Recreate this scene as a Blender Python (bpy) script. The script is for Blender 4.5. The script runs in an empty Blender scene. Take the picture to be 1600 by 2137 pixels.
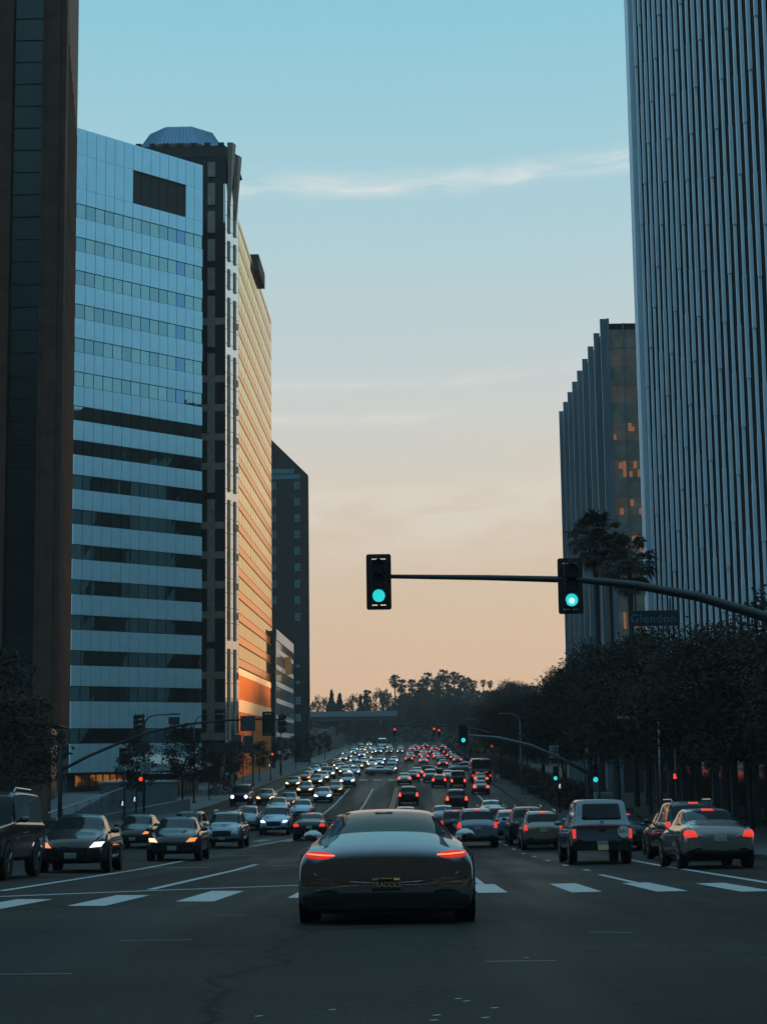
import bpy, bmesh, math, random
from mathutils import Vector, Matrix
from mathutils.bvhtree import BVHTree

scene = bpy.context.scene
COL = scene.collection
R_ = math.radians
rnd = random.Random(7)

def lin(r, g, b):
    f = lambda c: (c / 255 / 12.92) if c <= 10.3 else ((c / 255 + .055) / 1.055) ** 2.4
    return (f(r), f(g), f(b), 1.0)

# ------------------------------------------------------------------ camera
EYE = 1.3                                   # camera height above the road under it (m)
cam_data = bpy.data.cameras.new("camera")
cam = bpy.data.objects.new("camera", cam_data)
COL.objects.link(cam)
cam_data.sensor_fit = 'VERTICAL'
cam_data.sensor_height = 36.0
cam_data.lens = 36.0 * 3500 / 2137
cam_data.clip_start = 0.3
cam_data.clip_end = 6000
cam.matrix_world = Matrix.Translation((0, 0, EYE)) @ Matrix((
    (0.99979492, 0.01500129, 0.01360445),
    (0.01555971, -0.13904725, -0.9901635),
    (-0.01296206, 0.99017212, -0.13925215))).to_4x4()
scene.camera = cam

# ------------------------------------------------------------------ sky, sun, exposure
world = bpy.data.worlds.new("World")
scene.world = world
world.use_nodes = True
NT = world.node_tree
NT.nodes.clear()

def wn(kind, **kw):
    n = NT.nodes.new(kind)
    for k, v in kw.items():
        setattr(n, k, v)
    return n

def wmath(op, a, b=None, clamp=False):
    n = wn('ShaderNodeMath', operation=op, use_clamp=clamp)
    for i, v in enumerate((a, b)):
        if v is None: continue
        if isinstance(v, (int, float)): n.inputs[i].default_value = v
        else: NT.links.new(v, n.inputs[i])
    return n.outputs[0]

def wramp(fac, stops, interp='LINEAR'):
    n = wn('ShaderNodeValToRGB')
    cr = n.color_ramp
    cr.interpolation = interp
    while len(cr.elements) < len(stops): cr.elements.new(0.5)
    for e, (p, c) in zip(cr.elements, stops):
        e.position = p; e.color = c
    NT.links.new(fac, n.inputs[0])
    return n.outputs[0]

tc = wn('ShaderNodeTexCoord')
sep = wn('ShaderNodeSeparateXYZ')
NT.links.new(tc.outputs['Generated'], sep.inputs[0])
sx, sy, sz = sep.outputs
ZEN = lin(152, 203, 229)
west = wramp(sz, [
    (0.00, lin(220, 180, 150)), (0.035, lin(222, 187, 157)), (0.085, lin(220, 194, 166)),
    (0.15, lin(217, 205, 188)), (0.20, lin(204, 209, 205)), (0.24, lin(192, 207, 210)), (0.29, lin(178, 207, 214)),
    (0.35, lin(160, 203, 216)), (0.42, lin(140, 199, 215)), (0.60, lin(126, 192, 220)),
    (1.0, ZEN)])
east = wramp(sz, [
    (0.00, lin(20, 24, 27)), (0.2, lin(28, 36, 41)), (0.40, lin(116, 166, 194)), (0.6, lin(138, 196, 222)),
    (1.0, ZEN)])
side = wramp(sz, [
    (0.00, lin(132, 170, 192)), (0.2, lin(138, 194, 224)), (0.5, lin(136, 198, 228)), (1.0, ZEN)])
def wmix(f, a, b):
    n = wn('ShaderNodeMix', data_type='RGBA')
    NT.links.new(f, n.inputs[0]); NT.links.new(a, n.inputs[6]); NT.links.new(b, n.inputs[7])
    return n
fw = wn('ShaderNodeMapRange', interpolation_type='SMOOTHSTEP'); fw.inputs[1].default_value = 0.12; fw.inputs[2].default_value = 0.62
fe = wn('ShaderNodeMapRange', interpolation_type='SMOOTHSTEP'); fe.inputs[1].default_value = -0.7; fe.inputs[2].default_value = 0.1
NT.links.new(sy, fw.inputs[0]); NT.links.new(sy, fe.inputs[0])
mixs = wmix(fw.outputs[0], wmix(fe.outputs[0], east, side).outputs[2], west)
# thin cirrus: noise stretched along the horizon, kept to a few layers of elevation
yy = wmath('MAXIMUM', sy, 0.05)
u = wmath('DIVIDE', sx, yy)
v = wmath('DIVIDE', sz, yy)
vt = wmath('SUBTRACT', v, wmath('MULTIPLY', wmath('MAXIMUM', wmath('SUBTRACT', u, 0.03), 0.0), 0.13))
comb = wn('ShaderNodeCombineXYZ')
NT.links.new(wmath('MULTIPLY', u, 15.0), comb.inputs[0])
NT.links.new(wmath('MULTIPLY', vt, 62.0), comb.inputs[1])
noi = wn('ShaderNodeTexNoise')
noi.inputs['Scale'].default_value = 1.0
noi.inputs['Detail'].default_value = 6.0
noi.inputs['Roughness'].default_value = 0.62
noi.inputs['Distortion'].default_value = 0.5
NT.links.new(comb.outputs[0], noi.inputs['Vector'])
wisps = wramp(noi.outputs[0], [(0.36, (0, 0, 0, 1)), (0.66, (1, 1, 1, 1))])
k0 = (0, 0, 0, 1)
layers = wramp(wmath('MULTIPLY', vt, 2.0), [
    (0.0, k0), (0.20, (.04, .04, .04, 1)), (0.25, (.28, .28, .28, 1)), (0.29, (.42, .42, .42, 1)), (0.325, (.06, .06, .06, 1)),
    (0.385, (.03, .03, .03, 1)), (0.395, (.36, .36, .36, 1)), (0.408, (.03, .03, .03, 1)), (0.430, (.03, .03, .03, 1)), (0.437, (.28, .28, .28, 1)),
    (0.452, k0), (0.670, k0), (0.685, (.62, .62, .62, 1)), (0.696, (.5, .5, .5, 1)), (0.716, k0)])
cl = wmath('MULTIPLY', wisps, layers, True)
# far from the drawn layers the sky stays clear
mixc = wn('ShaderNodeMix', data_type='RGBA')
NT.links.new(cl, mixc.inputs[0]); NT.links.new(mixs.outputs[2], mixc.inputs[6])
mixc.inputs[7].default_value = lin(238, 234, 228)
bg1 = wn('ShaderNodeBackground')
NT.links.new(mixc.outputs[2], bg1.inputs[0])
bg1.inputs[1].default_value = 1.10
sky = wn('ShaderNodeTexSky', sky_type='NISHITA', sun_disc=False)
sky.sun_elevation = R_(2.5)
sky.sun_rotation = R_(24)
bg2 = wn('ShaderNodeBackground')
NT.links.new(sky.outputs[0], bg2.inputs[0])
bg2.inputs[1].default_value = 0.05
mixb = wn('ShaderNodeMixShader')
mixb.inputs[0].default_value = 0.06
NT.links.new(bg1.outputs[0], mixb.inputs[1]); NT.links.new(bg2.outputs[0], mixb.inputs[2])
wout = wn('ShaderNodeOutputWorld')
NT.links.new(mixb.outputs[0], wout.inputs[0])

sun_data = bpy.data.lights.new("sun", 'SUN')
sun_data.energy = 0.5
sun_data.angle = R_(3)
sun_data.color = (1.0, 0.62, 0.36)
sun = bpy.data.objects.new("sun", sun_data)
COL.objects.link(sun)
sun.rotation_euler = Vector((-math.sin(R_(24)) * math.cos(R_(2.5)), -math.cos(R_(24)) * math.cos(R_(2.5)), -math.sin(R_(2.5)))).to_track_quat('-Z', 'Y').to_euler()

vs = scene.view_settings
vs.view_transform = 'Standard'
vs.look = 'None'
vs.exposure = 0.0
vs.gamma = 1.0
vs.use_curve_mapping = False
scene.cycles.use_denoising = True
scene.cycles.max_bounces = 6
scene.cycles.sample_clamp_indirect = 4.0

# ------------------------------------------------------------------ helpers
PROF = [(-60, 1.0), (0, 1.3), (18.5, 1.93), (30, 2.5), (48, 3.38), (68, 4.25), (100, 5.15), (135, 5.35), (160, 5.3),
        (210, 4.65), (300, 3.7), (394, 2.6), (450, 1.4), (600, -1.5), (900, -4), (3000, -4)]
def drop(y):
    for (a, p), (b, q) in zip(PROF, PROF[1:]):
        if y <= b:
            t = max(0.0, (y - a) / (b - a)); return p + (q - p) * t
    return PROF[-1][1]
def gz(x, y):
    return EYE - drop(y) + 0.013 * max(0.0, min(abs(x), 20) - 1.5)
def slope(y):
    return (drop(y - 2) - drop(y + 2)) / 4

def tag(o, label=None, cat=None, group=None, kind=None):
    if label: o['label'] = label
    if cat: o['category'] = cat
    if group: o['group'] = group
    if kind: o['kind'] = kind
    return o
def empty(name, loc, rz=0.0, label=None, cat=None, group=None):
    o = bpy.data.objects.new(name, None)
    COL.objects.link(o)
    o.location = loc; o.rotation_euler = (0, 0, rz)
    return tag(o, label, cat, group)
def kids(o):
    return [c for c in bpy.data.objects if c.parent == o]
KIDS = {}
def copy_tree(o, parent=None):
    c = o.copy(); COL.objects.link(c); c.parent = parent
    for ch in KIDS.get(o.name) or KIDS.setdefault(o.name, kids(o)):
        copy_tree(ch, c)
    return c

class MB:
    """collects shapes; build() links them as one mesh object"""
    def __init__(s): s.v = []; s.f = []; s.m = []
    def add(s, vs_, fs, m=0):
        n = len(s.v); s.v += [tuple(p) for p in vs_]
        for f in fs: s.f.append(tuple(i + n for i in f)); s.m.append(m)
        return s
    def box(s, x0, x1, y0, y1, z0, z1, m=0):
        return s.add([(x0, y0, z0), (x1, y0, z0), (x1, y1, z0), (x0, y1, z0), (x0, y0, z1), (x1, y0, z1), (x1, y1, z1), (x0, y1, z1)],
                     [(0, 3, 2, 1), (4, 5, 6, 7), (0, 1, 5, 4), (1, 2, 6, 5), (2, 3, 7, 6), (3, 0, 4, 7)], m)
    def quad(s, a, b, c, d, m=0): return s.add([a, b, c, d], [(0, 1, 2, 3)], m)
    def prism(s, poly, z0, z1, m=0):
        n = len(poly)
        return s.add([(x, y, z0) for x, y in poly] + [(x, y, z1) for x, y in poly],
                     [tuple(range(n))[::-1], tuple(range(n, 2 * n))] + [(i, (i + 1) % n, n + (i + 1) % n, n + i) for i in range(n)], m)
    def prism_y(s, poly, y0, y1, m=0):      # outline in x,z
        n = len(poly)
        return s.add([(x, y0, z) for x, z in poly] + [(x, y1, z) for x, z in poly],
                     [tuple(range(n)), tuple(range(n, 2 * n))[::-1]] + [(i, n + i, n + (i + 1) % n, (i + 1) % n) for i in range(n)], m)
    def tube(s, pts, rad, n=8, m=0, cap=True):
        pts = [Vector(p) for p in pts]
        if not isinstance(rad, (list, tuple)): rad = [rad] * len(pts)
        base = len(s.v); ref = None
        for i, p in enumerate(pts):
            d = (pts[min(i + 1, len(pts) - 1)] - pts[max(i - 1, 0)]).normalized()
            if ref is None: ref = Vector((0, 0, 1)) if abs(d.z) < .9 else Vector((1, 0, 0))
            a = d.cross(ref).normalized(); b = a.cross(d).normalized(); ref = b
            for k in range(n):
                t = 2 * math.pi * k / n
                s.v.append(tuple(p + (a * math.cos(t) + b * math.sin(t)) * rad[i]))
        for i in range(len(pts) - 1):
            for k in range(n):
                s.f.append((base + i * n + k, base + i * n + (k + 1) % n, base + (i + 1) * n + (k + 1) % n, base + (i + 1) * n + k)); s.m.append(m)
        if cap:
            s.f.append(tuple(base + k for k in range(n))[::-1]); s.m.append(m)
            s.f.append(tuple(base + (len(pts) - 1) * n + k for k in range(n))); s.m.append(m)
        return s
    def disc(s, c, r, axis='y', n=20, t=0.01, m=0):
        c = Vector(c)
        d = {'y': Vector((0, t, 0)), 'x': Vector((t, 0, 0)), 'z': Vector((0, 0, t))}[axis]
        return s.tube([c - d, c + d], r, n, m)
    def build(s, name, mats, parent=None, smooth=False, bevel=0.0):
        me = bpy.data.meshes.new(name)
        me.from_pydata(s.v, [], s.f)
        mats = mats if isinstance(mats, (list, tuple)) else [mats]
        for m in mats: me.materials.append(m)
        me.polygons.foreach_set('material_index', s.m)
        if smooth: me.polygons.foreach_set('use_smooth', [True] * len(s.f))
        me.validate(); me.update()
        o = bpy.data.objects.new(name, me)
        COL.objects.link(o)
        if parent: o.parent = parent
        if bevel:
            b = o.modifiers.new('bevel', 'BEVEL'); b.width = bevel; b.segments = 2; b.limit_method = 'ANGLE'
        return o

def text_mesh(body, size, depth, mat, name, parent, loc, spacing=1.0):
    cu = bpy.data.curves.new('lettering', 'FONT')
    cu.body = body; cu.size = size; cu.extrude = depth; cu.align_x = 'CENTER'; cu.align_y = 'CENTER'; cu.space_character = spacing
    t = bpy.data.objects.new('lettering', cu); COL.objects.link(t)
    me = bpy.data.meshes.new_from_object(t.evaluated_get(bpy.context.evaluated_depsgraph_get()))
    bpy.data.objects.remove(t); bpy.data.curves.remove(cu)
    me.materials.clear(); me.materials.append(mat)
    o = bpy.data.objects.new(name, me); COL.objects.link(o); o.parent = parent
    o.location = loc; o.rotation_euler = (R_(90), 0, 0)
    return o

# ------------------------------------------------------------------ materials
def mat(name, col, rough=0.6, metal=0.0, spec=0.5, coat=0.0, emit=None, es=0.0, noise=0.0, nscale=3.0, ior=1.5, stretch=None, bump=0.0):
    m = bpy.data.materials.new(name); m.use_nodes = True
    nt = m.node_tree; p = nt.nodes['Principled BSDF']
    col = tuple(col) + (1.0,) if len(col) == 3 else col
    p.inputs['Base Color'].default_value = col
    p.inputs['Roughness'].default_value = rough; p.inputs['Metallic'].default_value = metal
    p.inputs['Specular IOR Level'].default_value = spec; p.inputs['Coat Weight'].default_value = coat
    p.inputs['Coat Roughness'].default_value = 0.02; p.inputs['IOR'].default_value = ior
    if emit:
        p.inputs['Emission Color'].default_value = tuple(emit) + (1.0,) if len(emit) == 3 else emit
        p.inputs['Emission Strength'].default_value = es
    if noise or bump:
        t = nt.nodes.new('ShaderNodeTexCoord'); mp = nt.nodes.new('ShaderNodeMapping'); n = nt.nodes.new('ShaderNodeTexNoise')
        if stretch: mp.inputs['Scale'].default_value = stretch
        n.inputs['Scale'].default_value = nscale; n.inputs['Detail'].default_value = 6; n.inputs['Roughness'].default_value = .6
        nt.links.new(t.outputs['Object'], mp.inputs[0]); nt.links.new(mp.outputs[0], n.inputs['Vector'])
        if noise:
            r = nt.nodes.new('ShaderNodeMapRange')
            r.inputs['From Min'].default_value = .3; r.inputs['From Max'].default_value = .7
            r.inputs['To Min'].default_value = 1 - noise; r.inputs['To Max'].default_value = 1 + noise
            mx = nt.nodes.new('ShaderNodeVectorMath'); mx.operation = 'SCALE'; mx.inputs[0].default_value = col[:3]
            nt.links.new(n.outputs[0], r.inputs[0]); nt.links.new(r.outputs[0], mx.inputs['Scale'])
            nt.links.new(mx.outputs[0], p.inputs['Base Color'])
            rr = nt.nodes.new('ShaderNodeMapRange')
            rr.inputs['To Min'].default_value = max(0.0, rough - .12 * noise); rr.inputs['To Max'].default_value = min(1.0, rough + .25 * noise)
            nt.links.new(n.outputs[0], rr.inputs[0]); nt.links.new(rr.outputs[0], p.inputs['Roughness'])
        if bump:
            b = nt.nodes.new('ShaderNodeBump'); b.inputs['Strength'].default_value = bump; b.inputs['Distance'].default_value = .02
            nt.links.new(n.outputs[0], b.inputs['Height']); nt.links.new(b.outputs[0], p.inputs['Normal'])
    return m

def asphalt_mat():
    m = mat('asphalt', (.05, .052, .055), .62)
    nt = m.node_tree; p = nt.nodes['Principled BSDF']; L = nt.links.new; N = nt.nodes.new
    t = N('ShaderNodeTexCoord'); o = t.outputs['Object']
    def noise(scale, det, stretch=None):
        n = N('ShaderNodeTexNoise'); n.inputs['Scale'].default_value = scale; n.inputs['Detail'].default_value = det
        if stretch:
            mp = N('ShaderNodeMapping'); mp.inputs['Scale'].default_value = stretch; L(o, mp.inputs[0]); L(mp.outputs[0], n.inputs['Vector'])
        else: L(o, n.inputs['Vector'])
        return n.outputs[0]
    def rng(src, a, b, c, d):
        r = N('ShaderNodeMapRange'); r.inputs[1].default_value = a; r.inputs[2].default_value = b; r.inputs[3].default_value = c; r.inputs[4].default_value = d
        L(src, r.inputs[0]); return r.outputs[0]
    def mul(a, b):
        n = N('ShaderNodeMath'); n.operation = 'MULTIPLY'; L(a, n.inputs[0]); L(b, n.inputs[1]); return n.outputs[0]
    big = rng(noise(.18, 5), .3, .7, .62, 1.4)
    tracks = rng(noise(1.0, 3, (.55, .012, 1)), .35, .65, .62, 1.3)      # wheel paths polished along the street
    grain = rng(noise(30, 2), .3, .7, .62, 1.42)
    pebble = rng(noise(9, 3), .3, .7, .85, 1.15)
    vo = N('ShaderNodeTexVoronoi'); vo.feature = 'DISTANCE_TO_EDGE'; vo.inputs['Scale'].default_value = .17
    mp = N('ShaderNodeMapping'); L(o, mp.inputs[0]); wob = N('ShaderNodeTexNoise'); wob.inputs['Scale'].default_value = .7; wob.inputs['Detail'].default_value = 6
    L(o, wob.inputs['Vector']); ad = N('ShaderNodeVectorMath'); ad.operation = 'MULTIPLY_ADD'; ad.inputs[1].default_value = (1.6, 1.6, 0)
    L(wob.outputs['Color'], ad.inputs[0]); L(mp.outputs[0], ad.inputs[2]); L(ad.outputs[0], vo.inputs['Vector'])
    crack = rng(vo.outputs['Distance'], .0, .010, .35, 1.0)
    f = mul(mul(mul(big, tracks), mul(grain, pebble)), crack)
    sc = N('ShaderNodeVectorMath'); sc.operation = 'SCALE'; sc.inputs[0].default_value = (.0215, .0188, .0155); L(f, sc.inputs['Scale'])
    L(sc.outputs[0], p.inputs['Base Color'])
    p.inputs['Specular IOR Level'].default_value = .10
    L(rng(tracks, .7, 1.2, .52, .75), p.inputs['Roughness'])
    b = N('ShaderNodeBump'); b.inputs['Strength'].default_value = .5; b.inputs['Distance'].default_value = .01
    L(grain, b.inputs['Height']); L(b.outputs[0], p.inputs['Normal'])
    return m

def worn_paint(name, col, wear=.55):
    m = mat(name, col, .6)
    nt = m.node_tree; p = nt.nodes['Principled BSDF']; L = nt.links.new; N = nt.nodes.new
    t = N('ShaderNodeTexCoord'); n = N('ShaderNodeTexNoise'); n.inputs['Scale'].default_value = 9; n.inputs['Detail'].default_value = 8; n.inputs['Roughness'].default_value = .7
    L(t.outputs['Object'], n.inputs['Vector'])
    r = N('ShaderNodeMapRange'); r.inputs[1].default_value = wear; r.inputs[2].default_value = wear + .16; L(n.outputs[0], r.inputs[0])
    mx = N('ShaderNodeMix'); mx.data_type = 'RGBA'; L(r.outputs[0], mx.inputs[0])
    mx.inputs[6].default_value = tuple(col) + (1,); mx.inputs[7].default_value = (.06, .065, .07, 1)
    L(mx.outputs[2], p.inputs['Base Color'])
    return m

def lit_window_mat(name, lit, thresh, strength, scale=(1, 1, 1)):
    """office glass: warm lamps and blinds inside show through in patches, dark brown elsewhere"""
    m = mat(name, (.10, .085, .068), .3, spec=.2)
    nt = m.node_tree; p = nt.nodes['Principled BSDF']; L = nt.links.new; N = nt.nodes.new
    t = N('ShaderNodeTexCoord'); mp = N('ShaderNodeMapping'); mp.inputs['Scale'].default_value = scale
    n = N('ShaderNodeTexNoise'); n.inputs['Scale'].default_value = .55; n.inputs['Detail'].default_value = 2
    L(t.outputs['Object'], mp.inputs[0]); L(mp.outputs[0], n.inputs['Vector'])
    r = N('ShaderNodeMapRange'); r.inputs[1].default_value = thresh; r.inputs[2].default_value = thresh + .10
    r.inputs[3].default_value = .012; r.inputs[4].default_value = strength
    L(n.outputs[0], r.inputs[0]); L(r.outputs[0], p.inputs['Emission Strength'])
    p.inputs['Emission Color'].default_value = lit
    return m

M = {}
M['asphalt'] = asphalt_mat()
M['paint_white'] = worn_paint('white_road_paint', (.36, .37, .37), .57)
M['paint_faint'] = worn_paint('faint_road_paint', (.2, .22, .23), .5)
M['paint_yellow'] = worn_paint('yellow_road_paint', (.30, .22, .08), .52)
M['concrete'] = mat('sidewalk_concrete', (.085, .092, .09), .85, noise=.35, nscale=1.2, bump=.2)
M['shade_paving'] = mat('shaded_paving', (.045, .047, .045), .9, noise=.35, nscale=1.2)  # darker copy of the sidewalk concrete, tree shade put into its colour
M['base_band'] = mat('gold_metal_base_band', (.95, .60, .28), .5, metal=.75, noise=.06)
M['ground'] = mat('dry_ground', (.035, .034, .027), .95, noise=.4, nscale=.3)
M['hill'] = mat('hill_scrub', (.022, .028, .020), 1.0, noise=.5, nscale=.12)
M['brown_stone'] = mat('brown_granite', (.095, .054, .038), .7, spec=.15, noise=.3, nscale=.8)
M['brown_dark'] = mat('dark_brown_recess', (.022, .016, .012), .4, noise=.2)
M['brown_glass'] = mat('dim_greenish_glass', (.05, .062, .058), .12, metal=.6, noise=.2, nscale=.25)
M['blue_panel'] = mat('pale_blue_metal_panel', (.60, .90, 1.0), .42, metal=.48, noise=.06, nscale=.5)
M['tower_glass'] = [mat('mirror_glass_a', (.34, .49, .46), .03, metal=1.0, noise=.05, nscale=.4), mat('mirror_glass_b', (.28, .42, .42), .03, metal=1.0), mat('mirror_glass_c', (.22, .36, .48), .03, metal=1.0)]
M['joint'] = mat('dark_joint', (.012, .016, .02), .6)
M['stone'] = mat('beige_stone', (.32, .255, .19), .7, noise=.25, nscale=1.5)
M['recess_glass'] = mat('dull_recessed_glass', (.045, .046, .046), .8, spec=.0)
M['spandrel_grey'] = mat('grey_olive_spandrel', (.40, .35, .28), .6, spec=.15, noise=.3, nscale=.7)
M['dark_glass'] = mat('black_glass', (.028, .028, .027), .07, spec=.3)
M['pale_mirror'] = mat('silvered_glass', (.80, .78, .74), .04, metal=1.0, noise=.05, nscale=.3)
M['roof_metal'] = mat('blue_grey_roof_metal', (.16, .30, .42), .4, metal=.4, noise=.15, nscale=1.0, stretch=(6, 1, 1))
M['copper_glass'] = mat('copper_mirror_glass', (1.0, .755, .40), .05, metal=1.0, noise=.05, nscale=.15)
M['copper_band'] = mat('copper_spandrel', (.96, .44, .15), .12, metal=1.0, noise=.08)
M['copper_line'] = mat('dark_bronze_bar', (.52, .22, .08), .9, spec=.0)
M['copper_dark'] = mat('copper_tinted_glass', (.50, .25, .12), .38, metal=.9)
M['charcoal'] = mat('charcoal_cladding', (.085, .072, .064), .85, spec=.1, noise=.2)
M['teal_pane'] = mat('teal_sky_reflection_pane', (.08, .20, .25), .15, metal=.5, emit=(.03, .11, .14), es=.35)  # teal tint and faint glow stand in for reflected sky
M['white_band'] = mat('white_painted_concrete', (.62, .56, .52), .6, noise=.12)
M['fin'] = mat('blue_white_precast', (.70, .86, .96), .5, noise=.12, nscale=2.5, stretch=(1, 1, .15))
M['fin_dark'] = mat('grey_teal_precast', (.22, .29, .33), .5, noise=.2, nscale=2, stretch=(1, 1, .1))
M['lit_a'] = lit_window_mat('lit_office_glass', lin(250, 150, 90), .55, .55, (.9, 1, 1.2))
M['lit_dim'] = lit_window_mat('dim_office_glass', lin(200, 150, 100), .62, .18, (1, 1, 2))
M['office_glass'] = mat('olive_office_glass', (.28, .255, .22), .35, spec=.25, noise=.35, nscale=.6, emit=lin(178, 150, 122), es=.045)
M['lit_blind'] = mat('lit_blind', (.35, .2, .1), .6, noise=.25, nscale=1.2, emit=lin(228, 148, 98), es=.24)
M['lit_shop'] = lit_window_mat('lit_shop_glass', lin(230, 140, 60), .5, .30, (.8, 1, 1))
M['grey_wall'] = mat('pale_grey_wall', (.19, .22, .25), .75, noise=.15, nscale=.8)
M['dark_wall'] = mat('dark_shop_wall', (.045, .045, .043), .8, spec=.3, noise=.3, nscale=.6)
M['steel'] = mat('galvanised_steel', (.16, .18, .19), .45, metal=.6, noise=.2, nscale=4)
M['dark_steel'] = mat('dark_painted_steel', (.022, .024, .027), .5, noise=.2, nscale=3)
M['signal_black'] = mat('signal_black', (.022, .021, .020), .65, spec=.3, noise=.15)
M['signal_brown'] = mat('signal_faded_red_brown', (.045, .018, .014), .6, noise=.2)
M['lens_off'] = mat('unlit_lens', (.02, .02, .02), .3)
M['green'] = mat('green_lens', (.02, .3, .3), .4, emit=lin(44, 212, 216), es=1.0)
M['green_core'] = mat('green_lens_core', (.2, .5, .5), .4, emit=lin(200, 246, 244), es=1.0)
M['red'] = mat('red_lens', (.3, .02, .02), .4, emit=lin(250, 70, 52), es=1.15)
M['white_led'] = mat('white_led', (.5, .5, .5), .4, emit=lin(225, 240, 245), es=1.0)
M['sign_blue'] = mat('street_sign_blue', (.008, .013, .026), .5)
M['sign_letter'] = mat('street_sign_letters', (.08, .12, .18), .5)
M['sign_pale'] = mat('weathered_sign_face', (.30, .33, .34), .6, noise=.2, nscale=4)
M['sign_ink'] = mat('sign_dark_ink', (.02, .02, .022), .6)
M['banner'] = mat('blue_grey_banner', (.05, .056, .062), .8, noise=.5, nscale=3)
M['banner_orange'] = mat('orange_banner', (.70, .32, .08), .7, noise=.15, emit=(.8, .35, .08), es=.08)
M['awning'] = mat('pale_awning', (.50, .48, .44), .7, noise=.15)
M['leaf'] = mat('ficus_leaf', (.052, .044, .036), .95, noise=.25, nscale=1.5, spec=.05)
M['leaf_far'] = mat('far_leaf', (.055, .047, .037), .85, noise=.5, nscale=.8, spec=.2)
M['palm_leaf'] = mat('palm_frond', (.05, .045, .034), .7, noise=.4, nscale=2, spec=.25)
M['palm_dead'] = mat('dry_palm_frond', (.085, .06, .035), .85, noise=.4)
M['bark'] = mat('bark', (.05, .042, .034), .9, noise=.4, nscale=5, stretch=(1, 1, .2))
# vehicles
M['glass'] = mat('car_glass', (.014, .017, .020), .05, spec=.16)
M['side_glass'] = mat('car_side_glass', (.34, .34, .34), .03, metal=.6)
M['coupe_glass'] = mat('tinted_coupe_glass', (.012, .016, .020), .06, spec=.03)
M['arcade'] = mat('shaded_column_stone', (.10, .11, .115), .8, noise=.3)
M['tyre'] = mat('tyre', (.012, .012, .012), .85)
M['rim'] = mat('alloy_rim', (.22, .22, .23), .35, metal=.9)
M['trim'] = mat('black_trim', (.012, .0115, .011), .7, spec=.12)
M['chrome'] = mat('chrome', (.6, .6, .6), .12, metal=1)
M['tail'] = mat('tail_lamp_lit', (.35, .02, .01), .3, emit=lin(250, 62, 44), es=.8)
M['tail_far'] = mat('tail_lamp_bright', (.35, .02, .01), .3, emit=lin(250, 62, 44), es=3.4)
M['head_far_warm'] = mat('headlamp_bright_warm', (.5, .4, .3), .2, emit=lin(255, 205, 150), es=3.0)
M['head_far_amber'] = mat('headlamp_bright_amber', (.5, .2, .05), .2, emit=lin(255, 140, 60), es=2.4)
M['head_far_white'] = mat('headlamp_bright_white', (.5, .5, .5), .2, emit=lin(215, 232, 255), es=3.0)
M['tail_dim'] = mat('tail_lamp_dim', (.30, .02, .015), .3, emit=lin(226, 46, 36), es=.75)
M['tail_hot'] = mat('tail_lamp_led_bar', (.5, .1, .05), .3, emit=lin(255, 140, 92), es=1.6)
M['tail_off'] = mat('tail_lamp_dark', (.10, .012, .010), .15, coat=1)
M['head_warm'] = mat('headlamp_warm', (.5, .4, .3), .2, emit=lin(255, 205, 150), es=1.8)
M['head_amber'] = mat('headlamp_amber', (.5, .2, .05), .2, emit=lin(255, 130, 50), es=1.3)
M['head_white'] = mat('headlamp_white', (.5, .5, .5), .2, emit=lin(225, 235, 255), es=1.8)
M['head_off'] = mat('headlamp_off', (.25, .27, .28), .1, coat=1)
M['plate'] = mat('pale_number_plate', (.20, .20, .185), .5, noise=.15, nscale=20)
M['plate_yellow'] = mat('yellow_number_plate', (.5, .42, .18), .5)
M['plate_black'] = mat('black_number_plate', (.012, .012, .012), .5)
M['plate_gold'] = mat('gold_plate_letters', (.42, .24, .07), .5)
def paint(name, c, metal=.3, rough=.3):
    return mat('paint_' + name, c, rough, metal=metal, coat=1.0, noise=.04, spec=.12)
PAINT = {
    'black': paint('black', (.010, .009, .0085), .0, .3), 'charcoal': paint('charcoal', (.016, .016, .017)), 'grey': paint('grey', (.055, .058, .062)),
    'silver': paint('silver', (.34, .35, .36), .6), 'white': paint('white', (.62, .62, .60), 0), 'blue': paint('blue', (.06, .12, .22), .4),
    'paleblue': paint('pale_blue', (.20, .32, .46), .4), 'red': paint('red', (.16, .015, .012), .2), 'tan': paint('tan', (.15, .125, .085), .4),
    'gloss': paint('gloss_black', (.009, .008, .0075), .0, .3), 'steelblue': paint('steel_blue', (.075, .10, .122), .3), 'slate': paint('slate_blue', (.10, .14, .18), .3), 'champagne': paint('champagne', (.135, .128, .11), .4)}

PAINT['gloss'].node_tree.nodes['Principled BSDF'].inputs['Coat IOR'].default_value = 4.2

for k_ in ('black', 'charcoal', 'grey'): PAINT[k_].node_tree.nodes['Principled BSDF'].inputs['Coat Weight'].default_value = .8

for k_, c_ in (('copper_glass', (1, .87, .56, 1)), ('copper_band', (1, .70, .42, 1)), ('copper_dark', (.8, .35, .14, 1))):
    M[k_].node_tree.nodes['Principled BSDF'].inputs['Specular Tint'].default_value = c_
M['sticker'] = mat('cream_sticker', (.5, .49, .44), .6)

for k_, p_ in PAINT.items():
    if k_ in ('black', 'charcoal', 'grey'): p_.node_tree.nodes['Principled BSDF'].inputs['Coat IOR'].default_value = 1.55
    elif k_ != 'gloss': p_.node_tree.nodes['Principled BSDF'].inputs['Coat IOR'].default_value = 1.95

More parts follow.
